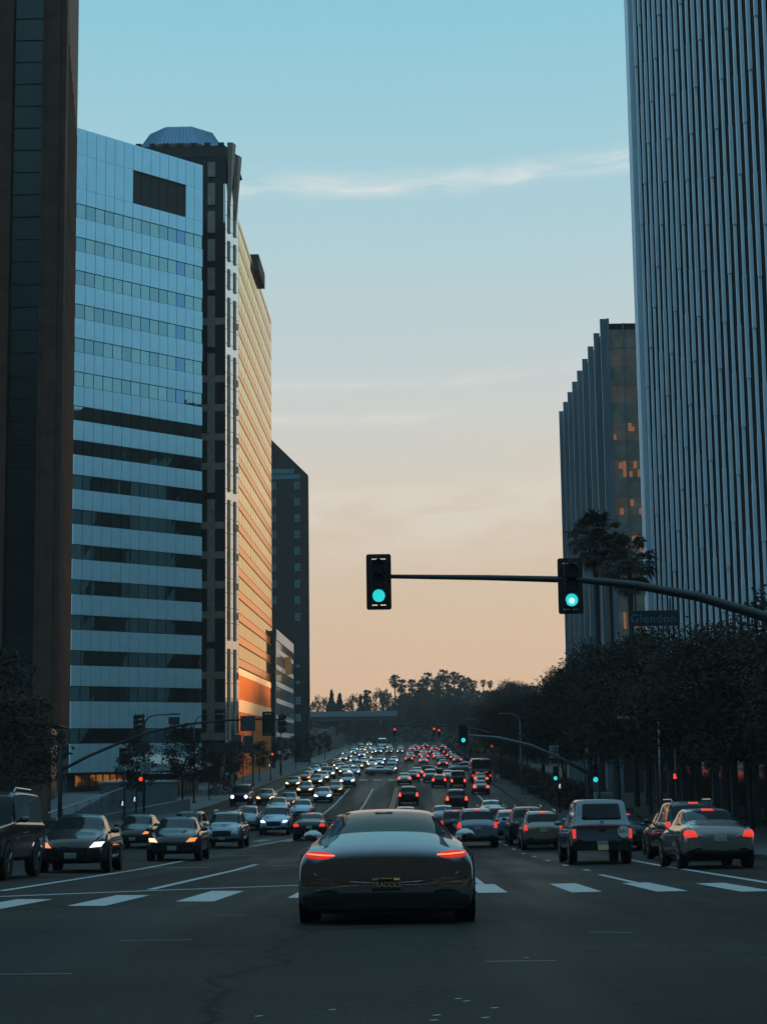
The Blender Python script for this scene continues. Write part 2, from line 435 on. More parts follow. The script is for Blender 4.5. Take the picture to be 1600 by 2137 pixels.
# ================================================================== THE SETTING
YS = [-60, -30, -10, 0, 6, 12, 18.5, 24, 30, 38, 48, 58, 68, 84, 100, 118, 135, 148, 160, 185, 210, 255, 300, 345, 394, 420, 450, 500, 550, 600]
def ribbon(xs, ys, dz, mat_, name, kind='structure', zf=gz):
    b = MB()
    vs_ = [(x, y, zf(x, y) + dz) for y in ys for x in xs]
    n = len(xs)
    b.add(vs_, [(j * n + i, j * n + i + 1, (j + 1) * n + i + 1, (j + 1) * n + i) for j in range(len(ys) - 1) for i in range(n - 1)])
    o = b.build(name, mat_, smooth=True)
    return tag(o, kind=kind)
gx = [-900, -600, -300, -120, -60, -40, -20, -12, -6, -1.5, 1.5, 6, 12, 20, 40, 60, 120, 300, 600, 900]
ribbon(gx, YS[:-1] + [600, 900, 960], -0.02, M['ground'], 'ground')
rx = [-18, -14, -10, -6, -3, -1.5, 1.5, 3, 6, 10]
ribbon(rx, YS[7:], 0.0, M['asphalt'], 'road')
ribbon([-120, -60, -20, -18] + rx[1:-1] + [10, 20, 60, 120], YS[:8], 0.0, M['asphalt'], 'intersection')

def sidewalk(x0, x1, y0, y1, name):
    ys = [y0] + [y for y in YS if y0 < y < y1] + [y1]
    b = MB()
    for y in ys:
        za, zb = gz(x0, y), gz(x1, y)
        b.v += [(x0, y, za - .1), (x0, y, za + .15), (x1, y, zb + .15), (x1, y, zb - .1)]
    for j in range(len(ys) - 1):
        for k in range(3):
            b.f.append((4 * j + k, 4 * j + k + 1, 4 * j + k + 5, 4 * j + k + 4)); b.m.append(0)
    b.f.append((0, 1, 2, 3)); b.m.append(0)
    return tag(b.build(name, M['concrete']), kind='structure')
sidewalk(-27, -18, 34, 560, 'sidewalk_left')
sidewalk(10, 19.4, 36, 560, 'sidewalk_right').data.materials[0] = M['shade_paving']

mk = MB()
def drape(poly, m):
    """paint a quad on the road, split along its length so that it follows the slope"""
    a, b_, c, d = [Vector(p) for p in poly]
    n = max(1, int(max((b_ - a).length, (c - d).length) / 3))
    L = [a.lerp(b_, i / n) for i in range(n + 1)]; Rr = [d.lerp(c, i / n) for i in range(n + 1)]
    vs_ = [(p.x, p.y, gz(p.x, p.y) + .006) for p in L] + [(p.x, p.y, gz(p.x, p.y) + .006) for p in Rr]
    mk.add(vs_, [(i, n + 1 + i, n + 2 + i, i + 1) for i in range(n)], m)
def line(x0, y0, x1, y1, w, m=0):
    d = Vector((x1 - x0, y1 - y0)).normalized(); s_ = Vector((-d.y, d.x)) * w / 2
    p, q = Vector((x0, y0)), Vector((x1, y1))
    drape([p + s_, q + s_, q - s_, p - s_], m)
for (x, y0, y1, w) in [(-7.25, 21.7, 25.4, .55), (-5.9, 23.0, 26.8, .55), (-4.65, 24.4, 28.6, .55), (-3.3, 26.0, 30.7, .58), (-1.75, 27.5, 31.6, .5), (-.3, 28.8, 33.2, .5), (1.36, 28.9, 33.5, .5),
                       (2.87, 28.2, 32.8, .5), (4.18, 27.6, 32.2, .5), (5.36, 26.7, 31.0, .5), (6.7, 25.8, 30.0, .5), (8.1, 25, 29, .5)]:
    drape([(x - w / 2, y0), (x - w / 2, y1), (x + w / 2, y1), (x + w / 2, y0)], 0)
line(-9.5, 25.6, -6.7, 27.9, .22); line(-6.7, 27.9, -4.8, 30.7, .22); line(-4.8, 30.7, -1.6, 34.8, .22)
line(-7.35, 30.6, -8.0, 68, .17); line(-4.8, 31.4, -4.9, 54, .17)
line(6.75, 53, 6.3, 30, .17); line(4.2, 38.3, 4.2, 32.3, .14); line(1.38, 42, 1.36, 33.6, .14)
for y in range(42, 100, 6): line(4.35, y, 4.35, y + 1.3, .14)
for y in range(46, 100, 8): line(1.4, y, 1.4, y + 1.3, .12, 1)
line(-7.1, 133, -7.2, 200, .2); line(-4.35, 138, -4.4, 200, .2); line(-1.6, 138, -1.5, 205, .14, 2); line(-1.85, 138, -1.75, 205, .14, 2)
line(7.0, 158, 7.0, 196, .2); line(3.4, 240, 3.4, 300, .2, 1); line(7.7, 262, 7.7, 330, .2); line(-14.9, 140, -15.2, 215, .2, 0)
for (x0, y0, x1, y1) in [(-7.6, 50, -5.9, 50), (-7.5, 67.8, -5.7, 67.3), (-4.4, 52.4, -3.5, 52.7), (-4.1, 23.4, -3.88, 23.4), (-2.5, 21.7, -2.1, 21.65), (1.8, 17.6, 2.2, 17.4), (.6, 14.5, 1.2, 14.5), (-2.9, 17, -2.2, 17.1), (-3.3, 13.6, -2.7, 13.66)]:
    line(x0, y0, x1, y1, .035 if y0 < 30 else .28, 1)
line(-7.5, 80, -6.5, 95, .35, 1); line(-17.5, 92, -4, 96, .4, 1)
for i in range(10): line(-9.6 + i * 1.5, 88.5, -9.3 + i * 1.5, 92.6, .6, 1)
for i in range(11): line(-14.5 + i * 2.0, 231.5, -14.5 + i * 2.0, 235.5, 1.2, 0)
for (x, y) in [(-1.0, 10.9), (.12, 10.85), (.33, 11.6), (.28, 11.75), (.5, 11.2), (.42, 10.7), (.95, 14.8), (-.55, 11.2), (-5.0, 31.7), (.1, 10.6)]:
    line(x, y, x + .045, y + .03, .03, 0)         # scraps of litter and worn dots
tag(mk.build('road_markings', [M['paint_white'], M['paint_faint'], M['paint_yellow']]), kind='structure')

# wooded hill that closes the street
def hz(x, y):
    t = max(0.0, min(1.0, (y - 600) / 130)); t = t * t * (3 - 2 * t)
    prof = [(-900, 9), (-60, 11), (-12, 12), (-4, 21), (18, 24), (30, 22), (40, 20), (70, 24), (120, 27), (900, 30)]
    h = 9
    for (a, p), (b_, q) in zip(prof, prof[1:]):
        if a <= x <= b_: h = p + (q - p) * (x - a) / (b_ - a)
    return 2.5 + (h - 2.5 + 1.1 * math.sin(x * .31) * math.sin(x * .117 + 1)) * t
hx = [-900, -400, -200, -100] + [-60 + 4 * i for i in range(46)] + [160, 250, 500, 900]
ribbon(hx, [604, 620, 640, 660, 680, 700, 720, 745, 800, 900], 0, M['hill'], 'hill', zf=hz)

# ================================================================== BUILDINGS
# --- dark brown granite tower, near left
bt = empty('brown_tower', (-24.0, 115, 0), 0, 'dark brown granite tower with one column of dim windows at the left photo edge', 'building')
b = MB()
b.prism([(-.35, 0.7), (-4.4, 26), (-34, 26), (-34, .7)], 3.2, 74, 0)
for x0, x1, y in [(-1.75, 0.0, 0), (-6.3, -3.9, 0), (-9.0, -8.0, 0), (-14, -11, 0)]: b.box(x0, x1, y, y + .69, 3.2, 74, 0)
b.box(-1.4, -.42, -.12, -.003, 3.2, 74, 0)
b.build('wall', [M['brown_stone']], bt, bevel=.03)
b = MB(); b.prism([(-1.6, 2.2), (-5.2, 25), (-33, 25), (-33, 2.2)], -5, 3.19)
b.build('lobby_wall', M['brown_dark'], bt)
for x in (-1.2, -6, -11, -16): MB().box(x - .55, x + .55, .25, 1.35, -5, 3.19).build('column', M['brown_stone'], bt, bevel=.04)
for k in range(12):
    t = (k + .5) / 12
    o = MB().box(-.2, .22, -.28, .28, 3.3, 55.7 - .12 * k, 0).build('rib', M['brown_stone'], bt, bevel=.03)
    o.location = (-.46 - 4.1 * t, .9 + 25 * t, 0); o.rotation_euler = (0, 0, R_(9.2))
w = MB(); j = MB()
for i, (xa, xb) in enumerate([(-3.85, -1.8), (-7.95, -6.35), (-10.95, -9.05)]):
    z = 6.0
    while z < 72:
        w.quad((xa + .02, .45, z + .06), (xb - .02, .45, z + .06), (xb - .02, .45, z + 1.6), (xa + .02, .45, z + 1.6)); z += 1.66
    o = w.build('window_column', M['brown_glass'], bt); w = MB()
    MB().box(xa, xb, .5, .69, 5.9, 72.5).build('window_frame', M['joint'], o)

# --- blue panelled tower
ang = math.atan2(14, 13.5)
bl = empty('blue_panel_tower', (-39.2, 195, 0), ang, 'tall blue panelled office tower with dark ribbon windows and a louvred opening near its top', 'building')
W_ = 19.45; N_ = 14; pw = W_ / N_
b = MB(); b.box(0, W_, .25, 20, -1.15, 76.3); b.build('core_wall', M['joint'], bl)
rows = [2.25] + [7.15 + 4.15 * k for k in range(15)]
def panel_row(z0, z1, skip=()):
    b = MB()
    for i in range(N_):
        if i in skip: continue
        b.box(i * pw + .03, (i + 1) * pw - .03, 0, .24, z0 + .015, z1 - .015)
    b.build('panel_band', M['blue_panel'], bl)
panel_row(-1.1, rows[0])
for a, nx in zip(rows, rows[1:]): panel_row(a + 1.75, nx)
top = rows[-1] + 1.75
lv = range(6, 12)
panel_row(top, 68.9); panel_row(68.9, 73.2, range(6, 14)); panel_row(68.9, 73.2, range(0, 12)); panel_row(73.2, 76.5)
for k, z in enumerate(rows):
    b = MB()
    for i in range(N_):
        tilt = rnd.uniform(-.012, .012); m_ = 2 if i == N_ - 3 else rnd.choice((0, 0, 1))
        b.quad((i * pw + .05, .12 + tilt, z + .06), ((i + 1) * pw - .05, .12 - tilt * .5, z + .06), ((i + 1) * pw - .05, .12 + rnd.uniform(-.01, .01), z + 1.69), (i * pw + .05, .12, z + 1.69), m_)
    b.build('ribbon_window', M['tower_glass'], bl)
b = MB()
for i in lv: b.box(i * pw + .04, (i + 1) * pw - .04, .17, .24, 69, 73.1)
b.build('louvre', M['charcoal'], bl)
MB().box(.5, W_ - .3, 1.2, 19, -5, -1.16).build('ground_floor_wall', M['dark_wall'], bl)
b = MB()
for i in range(8): b.quad((1.6 + i * 1.0, 1.14, -2.7), (2.4 + i * 1.0, 1.14, -2.7), (2.4 + i * 1.0, 1.14, -1.4), (1.6 + i * 1.0, 1.14, -1.4))
b.build('shop_window', M['lit_shop'], bl)

# --- stone and dark glass corner tower
st = empty('corner_tower', (-24.2, 222, 0), 0, 'octagonal corner tower of black glass and beige stone grid with a blue metal cap', 'building')
b = MB()
foot = [(0, 0), (1.35, 4.0), (-.5, 18), (-6, 24), (-15, 20), (-16, 5), (-12.5, 0)]
ctr = (-7, 11)
b.prism([(x * .985 - .12, y * .985 + .16) for x, y in foot], -5, 82.4); b.build('glass_wall', M['dark_glass'], st)
b = MB()
FLO = [2.6 + 4.0 * k for k in range(20)]
xs_p = [-11.2, -8.2, -5.0, -1.92]
for z in FLO:
    if z > 62: continue
    if int((z - 2.6) / 4) % 5 == 3: continue
    MB().box(-12.4, -.02, -.02, .2, z, z + .95).build('stone_band', M['stone'], st)
for x in xs_p:
    b = MB()
    for k, z in enumerate(FLO):
        g = .9 if (z > 62 or k % 5 == 3) else .0
        b.box(x - .5, x + .5, -.10, .19, z + g, min(z + 4.0 + (3 if z > 76 else 0), 81.6) - .001)
    b.build('stone_pier', M['stone'], st)
fB = Vector((1.35, 4.0)); Lb = fB.length; d = fB / Lb; nB = Vector((d.y, -d.x))
def fpt(s_, o_): p = d * s_ + nB * o_; return (p.x, p.y)
def bbox(b_, s0, s1, o0, o1, z0, z1, m=0): b_.prism([fpt(s0, o0), fpt(s1, o0), fpt(s1, o1), fpt(s0, o1)][::-1], z0, z1, m)
b = MB(); bbox(b, 0.0, Lb, -.3, .02, 1.0, 78.5); b.build('silvered_window', M['pale_mirror'], st)
b = MB(); z = 4.0
while z < 78:
    bbox(b, 0, Lb, .021, .03, z, z + .07); z += 2.0
b.build('glazing_bar', M['joint'], st)
for s_ in (1.1, 3.0):
    b = MB()
    for k, z in enumerate(FLO):
        g = 1.1 if (z > 62 or k % 5 == 3) else 0.0
        bbox(b, s_ - .3, s_ + .3, .03, .14, z + g, min(z + 4.0, 74) - .001)
    b.build('stone_pier', M['stone'], st)
for z in FLO:
    if z > 62 or int((z - 2.6) / 4) % 5 == 3: continue
    for s0, s1 in ((.8, 1.4), (2.7, 3.9)):
        b = MB(); bbox(b, s0, s1, .14, .17, z, z + .95); b.build('stone_band', M['stone'], st)
for s_ in (1.3, 3.3):     # flared crown blades, pointed at the bottom
    p0 = fpt(s_, .05); b = MB()
    a_, c_ = fpt(s_ - .75, .0), fpt(s_ + .55, .0); e_ = fpt(s_ - .5, .75); g_ = fpt(s_ + .55, .75)
    zt = 84.6 - (s_ > 2) * 1.2
    b.add([(p0[0], p0[1], 74.0 - (s_ > 2) * 1.5), (*a_, zt), (*c_, zt), (*g_, zt), (*e_, zt)], [(0, 2, 1), (0, 3, 2), (0, 4, 3), (0, 1, 4), (1, 2, 3, 4)])
    b.build('crown_blade', M['stone'], st)
b = MB(); b.prism([(x * .99 - .05, y * .99 + .1) for x, y in foot], 82.41, 84.0)
for i in range(7): b.box(-12.4 + i * 1.9, -11.6 + i * 1.9, -.0, .6, 84.01, 84.45)
b.build('cornice', M['charcoal'], st)
def octo(cx, cy, r, z): return [(cx + r * math.cos(R_(22.5 + 45 * k)), cy + r * math.sin(R_(22.5 + 45 * k)), z) for k in range(8)]
b = MB(); b.add(octo(-7.0, 11, 8.6, 84.0) + octo(-7.2, 11.2, 7.2, 86.1), [(k, (k + 1) % 8, 8 + (k + 1) % 8, 8 + k) for k in range(8)]); b.build('parapet', M['charcoal'], st)
b = MB(); b.add(octo(-7.4, 11.4, 7.0, 86.0) + octo(-7.4, 11.4, 4.7, 89.5), [(k, (k + 1) % 8, 8 + (k + 1) % 8, 8 + k) for k in range(8)] + [tuple(range(8, 16))])
o = b.build('roof', M['roof_metal'], st)
b = MB()
A_, B_ = octo(-7.4, 11.4, 7.04, 86.02), octo(-7.4, 11.4, 4.74, 89.52)
for k in range(8):
    for t in [i / 9 for i in range(9)]:
        a1 = Vector(A_[k]).lerp(Vector(A_[(k + 1) % 8]), t); b1 = Vector(B_[k]).lerp(Vector(B_[(k + 1) % 8]), t); b.tube([a1, b1], .07, 4)
b.build('standing_seam', M['roof_metal'], o)
for x, y in ((-11.2, 9), (-4.2, 9.5)): MB().tube([(x, y, 86), (x, y, 88.6)], .05, 5).box(x - .15, x + .15, y - .1, y + .1, 88.4, 88.8).build('aerial', M['dark_steel'], st)
MB().box(-13, 1.9, -1.0, 3.6, 1.0, 2.2).build('entrance_canopy', M['charcoal'], st)
for s_ in (-.4, 1.15): MB().tube([(s_ + .3, .2, 1.0), (s_ - .5, -.4, -4.5)], .28, 6).build('leaning_column', M['stone'], st)

# --- copper mirror slab
og = empty('copper_glass_slab', (-24.5, 248, 0), 0, 'long copper mirror-glass office slab glowing orange along the left side of the street', 'building')
MB().box(-18, -.06, -8.9, 54, -4.5, 79.4).build('core_wall', M['charcoal'], og)
b = MB()
z = 13.2; floors = []
while z < 78: floors.append(z); z += 3.3
for k, z in enumerate(floors):
    MB().box(-.05, .014, -8.9, 53.95, z + 1.151, z + 1.25).build('transom', M['copper_line'], og)
    for i in range(-2, 12):
        y0 = .1 + i * 4.5
        t = [rnd.uniform(-.006, .006) for _ in range(4)]
        b.quad((t[0], y0, z + .35), (t[1], y0 + 4.46, z + .35), (t[2], y0 + 4.46, z + 3.3), (t[3], y0, z + 3.3), 0)
b.build('curtain_wall', [M['copper_glass']], og)
for k, z in enumerate(floors):
    b = MB(); b.box(-.05, .012, -8.9, 53.95, z + .07, z + 1.15); b.build('spandrel', M['copper_band'], og)
    MB().box(-.05, .016, -8.9, 53.95, z - .16, z + .07).build('floor_bar', M['copper_line'], og)
for i in range(-1, 13): MB().box(-.05, .0105, i * 4.5 - .03 + .06, i * 4.5 + .05 + .06, 13.05, 79.2).build('mullion', M['copper_line'], og)
MB().box(-.05, .06, -8.9, 54, 79.2, 80).build('coping', M['copper_band'], og)
for z0, z1, nm in ((6.7, 8.5, 0), (12.0, 13.0, 0)):
    MB().box(-.05, .06, -8.9, 53.95, z0, z1).build('base_band', M['base_band'], og)
for z0, z1 in ((-3.4, 6.69), (8.51, 11.99)):
    b = MB()
    for i in range(-3, 18): b.quad((.0, .2 + i * 3, z0), (.0, 2.9 + i * 3, z0), (.0, 2.9 + i * 3, z1), (.0, .2 + i * 3, z1))
    b.build('lower_window', M['copper_dark'], og)
    for i in range(-3, 19): MB().box(-.05, .045, i * 3 - .02, i * 3 + .10, z0, z1).build('lower_mullion', M['base_band'], og)
MB().box(-3.0, .7, 21, 33, 80.02, 82.6).build('roof_screen', M['charcoal'], og)

# --- low pale office block
gr = empty('low_office_block', (-23.65, 300, 0), 0, 'low six-storey office block with pink-lit white bands beside the dark gabled tower', 'building')
MB().box(-14, -.1, 0, 45, -4, 22.3).build('wall', M['charcoal'], gr)
for k in range(8): MB().box(-.09, .05, 0, 45, 1.0 + k * 3.0 - .5, 1.0 + k * 3.0 + .35).build('band', M['white_band'], gr)
MB().box(-.09, .15, 0, 45, 22.3 - 1.6, 22.6).build('parapet', M['white_band'], gr)
for k in range(7):
    b = MB()
    for i in range(15): b.box(-.09, .03, i * 3 + .2, i * 3 + 2.8, 1.0 + k * 3 + .36, 3.5 + k * 3 - .01)
    b.build('ribbon_window', M['dark_glass'], gr)
for i in range(16): MB().box(-.09, .047, max(0.01, i * 3 - .1), i * 3 + .1, -4, 20.6).build('mullion', M['white_band'], gr)
o = MB().box(.2, 1.4, 18, 18.15, 15.2, 18.6).build('hanging_banner', M['banner_orange'])
o.location = (-23.6, 300, 0); tag(o, 'orange banner hanging from the low office block', 'banner')

# --- dark gabled tower
dk = empty('gabled_tower', (-36, 350, 0), 0, 'charcoal tower with a sloping gable and columns of small teal windows', 'building')
MB().prism_y([(-15.4, -3), (15.3, -3), (15.3, 58.7), (0, 74), (-15.4, 58.7)], 0, 2.5).build('wall', M['charcoal'], dk)
def pane_window(x, z, w_, h_, nx, nz, name='window'):
    b_ = MB()
    pwid, ph = w_ / nx, h_ / nz
    for i in range(nx):
        for k in range(nz):
            b_.box(x + i * pwid + .06, x + (i + 1) * pwid - .06, -.06, .02, z + k * ph + .06, z + (k + 1) * ph - .06)
    return b_.build(name, M['teal_pane'], dk)
for k in range(15):
    if k in (2, 3, 4, 5): continue
    z = 6.9 + 3.48 * k
    pane_window(12.35, z, 1.25, 1.7, 2, 3)
    if k > 6: pane_window(7.6, z, 1.0, 1.7, 2, 3)
for z in (18, 14.6, 11.2): pane_window(12.5, z, .9, .8, 2, 1)
pane_window(7.4, 59.0, 5.0, 1.1, 8, 1, 'gable_window'); pane_window(7.4, 57.8, 6.2, 1.1, 10, 1, 'gable_window')

# --- blue-white ribbed tower, right
ra = math.atan2(-40, 3.5)
rt = empty('ribbed_tower', (22.5, 155, 0), ra, 'tall tower of narrow blue-white vertical ribs filling the right edge of the photo', 'building')
MB().box(0.02, 64, .14, 26, -5, 78).build('core_wall', M['recess_glass'], rt)
MB().box(-.8, .55, -.45, 1.6, -5, 78.2).build('corner_pier', M['fin'], rt)
b = MB()
for k in range(20):
    z = 4 + k * 3.9
    b.box(.56, 63.9, .10, .13, z, z + 1.0)
b.build('spandrel', M['recess_glass'], rt)
for i in range(33):
    s_ = 1.55 + 1.88 * i
    b = MB(); z = -3.0; k = 0
    ph = (i * 3.3) % 15.6
    z0 = -3.0; z1 = 3 + ph
    while z0 < 78:
        z1 = min(z1, 78)
        dpt = .19 if k % 2 else .13; sh = .11 if k % 2 else 0.0
        b.add([(s_ - .19 + sh, .05, z0), (s_ - .11 + sh, -dpt, z0), (s_ + .11 + sh, -dpt, z0), (s_ + .19 + sh, .05, z0),
               (s_ - .19 + sh, .05, z1), (s_ - .11 + sh, -dpt, z1), (s_ + .11 + sh, -dpt, z1), (s_ + .19 + sh, .05, z1)],
              [(0, 3, 2, 1), (4, 5, 6, 7), (0, 1, 5, 4), (1, 2, 6, 5), (2, 3, 7, 6), (3, 0, 4, 7)])
        z0 = z1 + .015; z1 = z0 + 7.8; k += 1
    b.build('rib', M['fin'], rt)

# --- second finned building, right
b2 = empty('finned_office', (21.6, 175, 0), 0, 'mid-rise office with stepped grey fins and warm lit windows beside the ribbed tower', 'building')
MB().box(.02, 30, .12, 51, -5, 45.9).build('wall', M['charcoal'], b2)
for i in range(9):
    y = .0 + 6.2 * i
    MB().box(-.62, .01, y, y + .42, -4.5, 46.4).build('fin', M['fin_dark'], b2)
    if i < 8:
        MB().box(-.05, .015, y + .43, y + 6.19, -4.5, 45.8).build('glass_strip', M['fin_dark'] if i % 2 else M['dark_glass'], b2)
MB().box(.011, .3, -.2, .11, -4.5, 46.4).build('corner_pier', M['fin_dark'], b2)
for i in range(8): MB().box(.36 + 1.5 * i + 1.38, .36 + 1.5 * i + 1.5, -.12, .11, -4.5, 45.9).build('mullion', M['fin_dark'], b2)
for k in range(11):
    z = 1.2 + 4.0 * k
    for i in range(6):
        x0 = .31 if not i else .37 + 1.5 * i
        wd = MB().box(x0, .36 + 1.5 * i + 1.37, -.03, .11, z, z + 1.9).build('window', M['office_glass'], b2)
        for q in range(3):
            if k < 9 and rnd.random() < (.6 if k in (8, 7, 6, 5, 1) else .3):
                xa = x0 + .05 + q * .43 + rnd.uniform(0, .08); zb_ = z + .05 + rnd.choice((0, 0, .9)); hh = rnd.uniform(.5, .85) if rnd.random() < .7 else 1.7
                MB().box(xa, xa + rnd.uniform(.26, .40), -.037, -.031, zb_, min(z + 1.85, zb_ + hh)).build('lit_blind', M['lit_blind'], wd)
    MB().box(.31, 12, -.05, .11, z + 1.92, z + 3.99).build('spandrel', M['spandrel_grey'], b2)
MB().box(10.6, 26, 2, 34, 45.91, 57).build('hidden_reflection_block', M['charcoal'], b2)  # unseen block added to darken reflections in the blue tower's windows

# --- dark arcade under the street trees, right
ar = empty('shop_arcade', (19.5, 58, 0), 0, 'dark shop arcade with pale columns and a thin canopy edge behind the right street trees', 'building')
MB().box(1.2, 6.5, 0, 92, -6, 1.2).build('wall', M['dark_wall'], ar)
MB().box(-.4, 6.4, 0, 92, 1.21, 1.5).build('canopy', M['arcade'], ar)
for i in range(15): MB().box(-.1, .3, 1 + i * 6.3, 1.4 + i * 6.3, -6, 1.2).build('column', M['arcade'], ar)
for i in range(14):
    MB().box(1.12, 1.19, 2.2 + i * 6.3, 6.4 + i * 6.3, -3.4, .4).build('shop_window', M['dark_glass'], ar)

# --- low shops far left, bridge, house on the hill
sh = empty('white_canopy_shop', (-24, 176, 0), 0, 'low glass shop under a pale sloping canopy on the left sidewalk', 'building')
MB().box(-5, 0, 0, 16, -4.5, -1.1).build('wall', M['dark_glass'], sh)
MB().add([(-5.3, -1, .2), (1.6, -1, -.9), (1.6, 17, -.4), (-5.3, 17, .7), (-5.3, -1, .5), (1.6, -1, -.6), (1.6, 17, -.1), (-5.3, 17, 1.0)],
         [(0, 3, 2, 1), (4, 5, 6, 7), (0, 1, 5, 4), (1, 2, 6, 5), (2, 3, 7, 6), (3, 0, 4, 7)]).build('canopy', M['awning'], sh)
for i in range(6): MB().box(.05, .15, i * 3, i * 3 + .1, -4.5, -1).build('mullion', M['steel'], sh)
fs = empty('dark_shop_row', (-22.5, 400, 0), 0, 'row of dark low shops far down the street below the gabled tower', 'building')
for k, (y0, y1, h) in enumerate([(0, 26, 6.5), (26.2, 60, 5.0), (60.2, 100, 7.5), (100.2, 150, 6)]):
    MB().box(-18, -.5 + k * .6, y0, y1, -2.5, h).build('wall', M['dark_wall'], fs)
    MB().box(-17, -.4 + k * .6, y0 - .15, y0 - .01, 1.4, h - .8).build('fascia', M['grey_wall'], fs)
br = empty('overpass', (-60, 556, 0), 0, 'grey concrete freeway overpass crossing the far end of the street', 'bridge')
MB().box(0, 56, 0, 9, 10.2, 12.2).build('deck', M['charcoal'], br)
MB().box(0, 56, -.3, -.01, 11.6, 13.4).build('parapet', M['grey_wall'], br)
for x in (24, 32, 40, 52): MB().tube([(x, 4.5, -3), (x, 4.5, 10.19)], .9, 10).build('pier', M['charcoal'], br)
for x, y, z in ((-.16, 21, -.2), (-.16, 33.6, -.7), (-.16, 14.7, -.3), (-.16, 46.2, .1)):
    MB().box(x - .06, x, y - .05, y + .05, z - .22, z + .08).build('wall_lamp', M['white_led'], ar)
ho = empty('hill_house', (41, 700, 0), 0, 'small pale flat-roofed house on the wooded hill', 'house')
MB().box(0, 12, 0, 8, 18, 25.6).build('wall', M['grey_wall'], ho)
MB().box(-.6, 12.6, -.6, 8.6, 25.61, 26.1).build('roof', M['white_band'], ho)
b = MB(); b.box(1, 5, -.05, -.005, 22, 24.5); b.box(7, 11, -.05, -.005, 22, 24.5); b.build('window', M['dark_glass'], ho)

# --- plaza walls in front of the blue tower
pw_ = empty('plaza_wall', (-25.6, 140, 0), 0, 'pale grey retaining wall in front of the blue panelled tower', 'wall')
MB().box(0, 6.0, 0, 3, -5, -1.3).build('wall', M['grey_wall'], pw_)
MB().box(-.1, 6.1, -.1, 3.1, -1.299, -1.15).build('coping', M['white_band'], pw_)
rm = empty('entrance_ramp', (-27.6, 112, 0), 0, 'sloping pale entrance ramp with a low parapet beside the brown tower', 'ramp')
MB().add([(0, 0, -5.2), (3.4, 0, -5.2), (3.4, 24, -5.2), (0, 24, -5.2), (0, 0, -3.6), (3.4, 0, -3.7), (3.4, 24, -2.1), (0, 24, -2.0)],
         [(0, 3, 2, 1), (4, 5, 6, 7), (0, 1, 5, 4), (1, 2, 6, 5), (2, 3, 7, 6), (3, 0, 4, 7)]).build('slope', M['grey_wall'], rm)
MB().add([(3.41, 0, -5.2), (3.8, 0, -5.2), (9.2, 30, -5.2), (8.8, 30, -5.2), (3.41, 0, -3.5), (3.8, 0, -3.5), (9.2, 30, -2.7), (8.8, 30, -2.7)],
         [(0, 3, 2, 1), (4, 5, 6, 7), (0, 1, 5, 4), (1, 2, 6, 5), (2, 3, 7, 6), (3, 0, 4, 7)]).build('parapet', M['grey_wall'], rm)
hr = empty('handrail', (-24.3, 112, 0), 0, 'thin pale metal handrail climbing the entrance ramp', 'railing')
MB().tube([(.2, 1, -2.7), (1.2, 10, -2.1), (2.6, 22, -1.25)], .05, 6).build('rail', M['white_band'], hr)
for i in range(8):
    t = i / 7; x, y = .2 + 2.4 * t, 1 + 21 * t
    MB().tube([(x, y, -3.6 + 1.4 * t), (x, y, -2.72 + 1.45 * t)], .03, 5).build('post', M['steel'], hr)

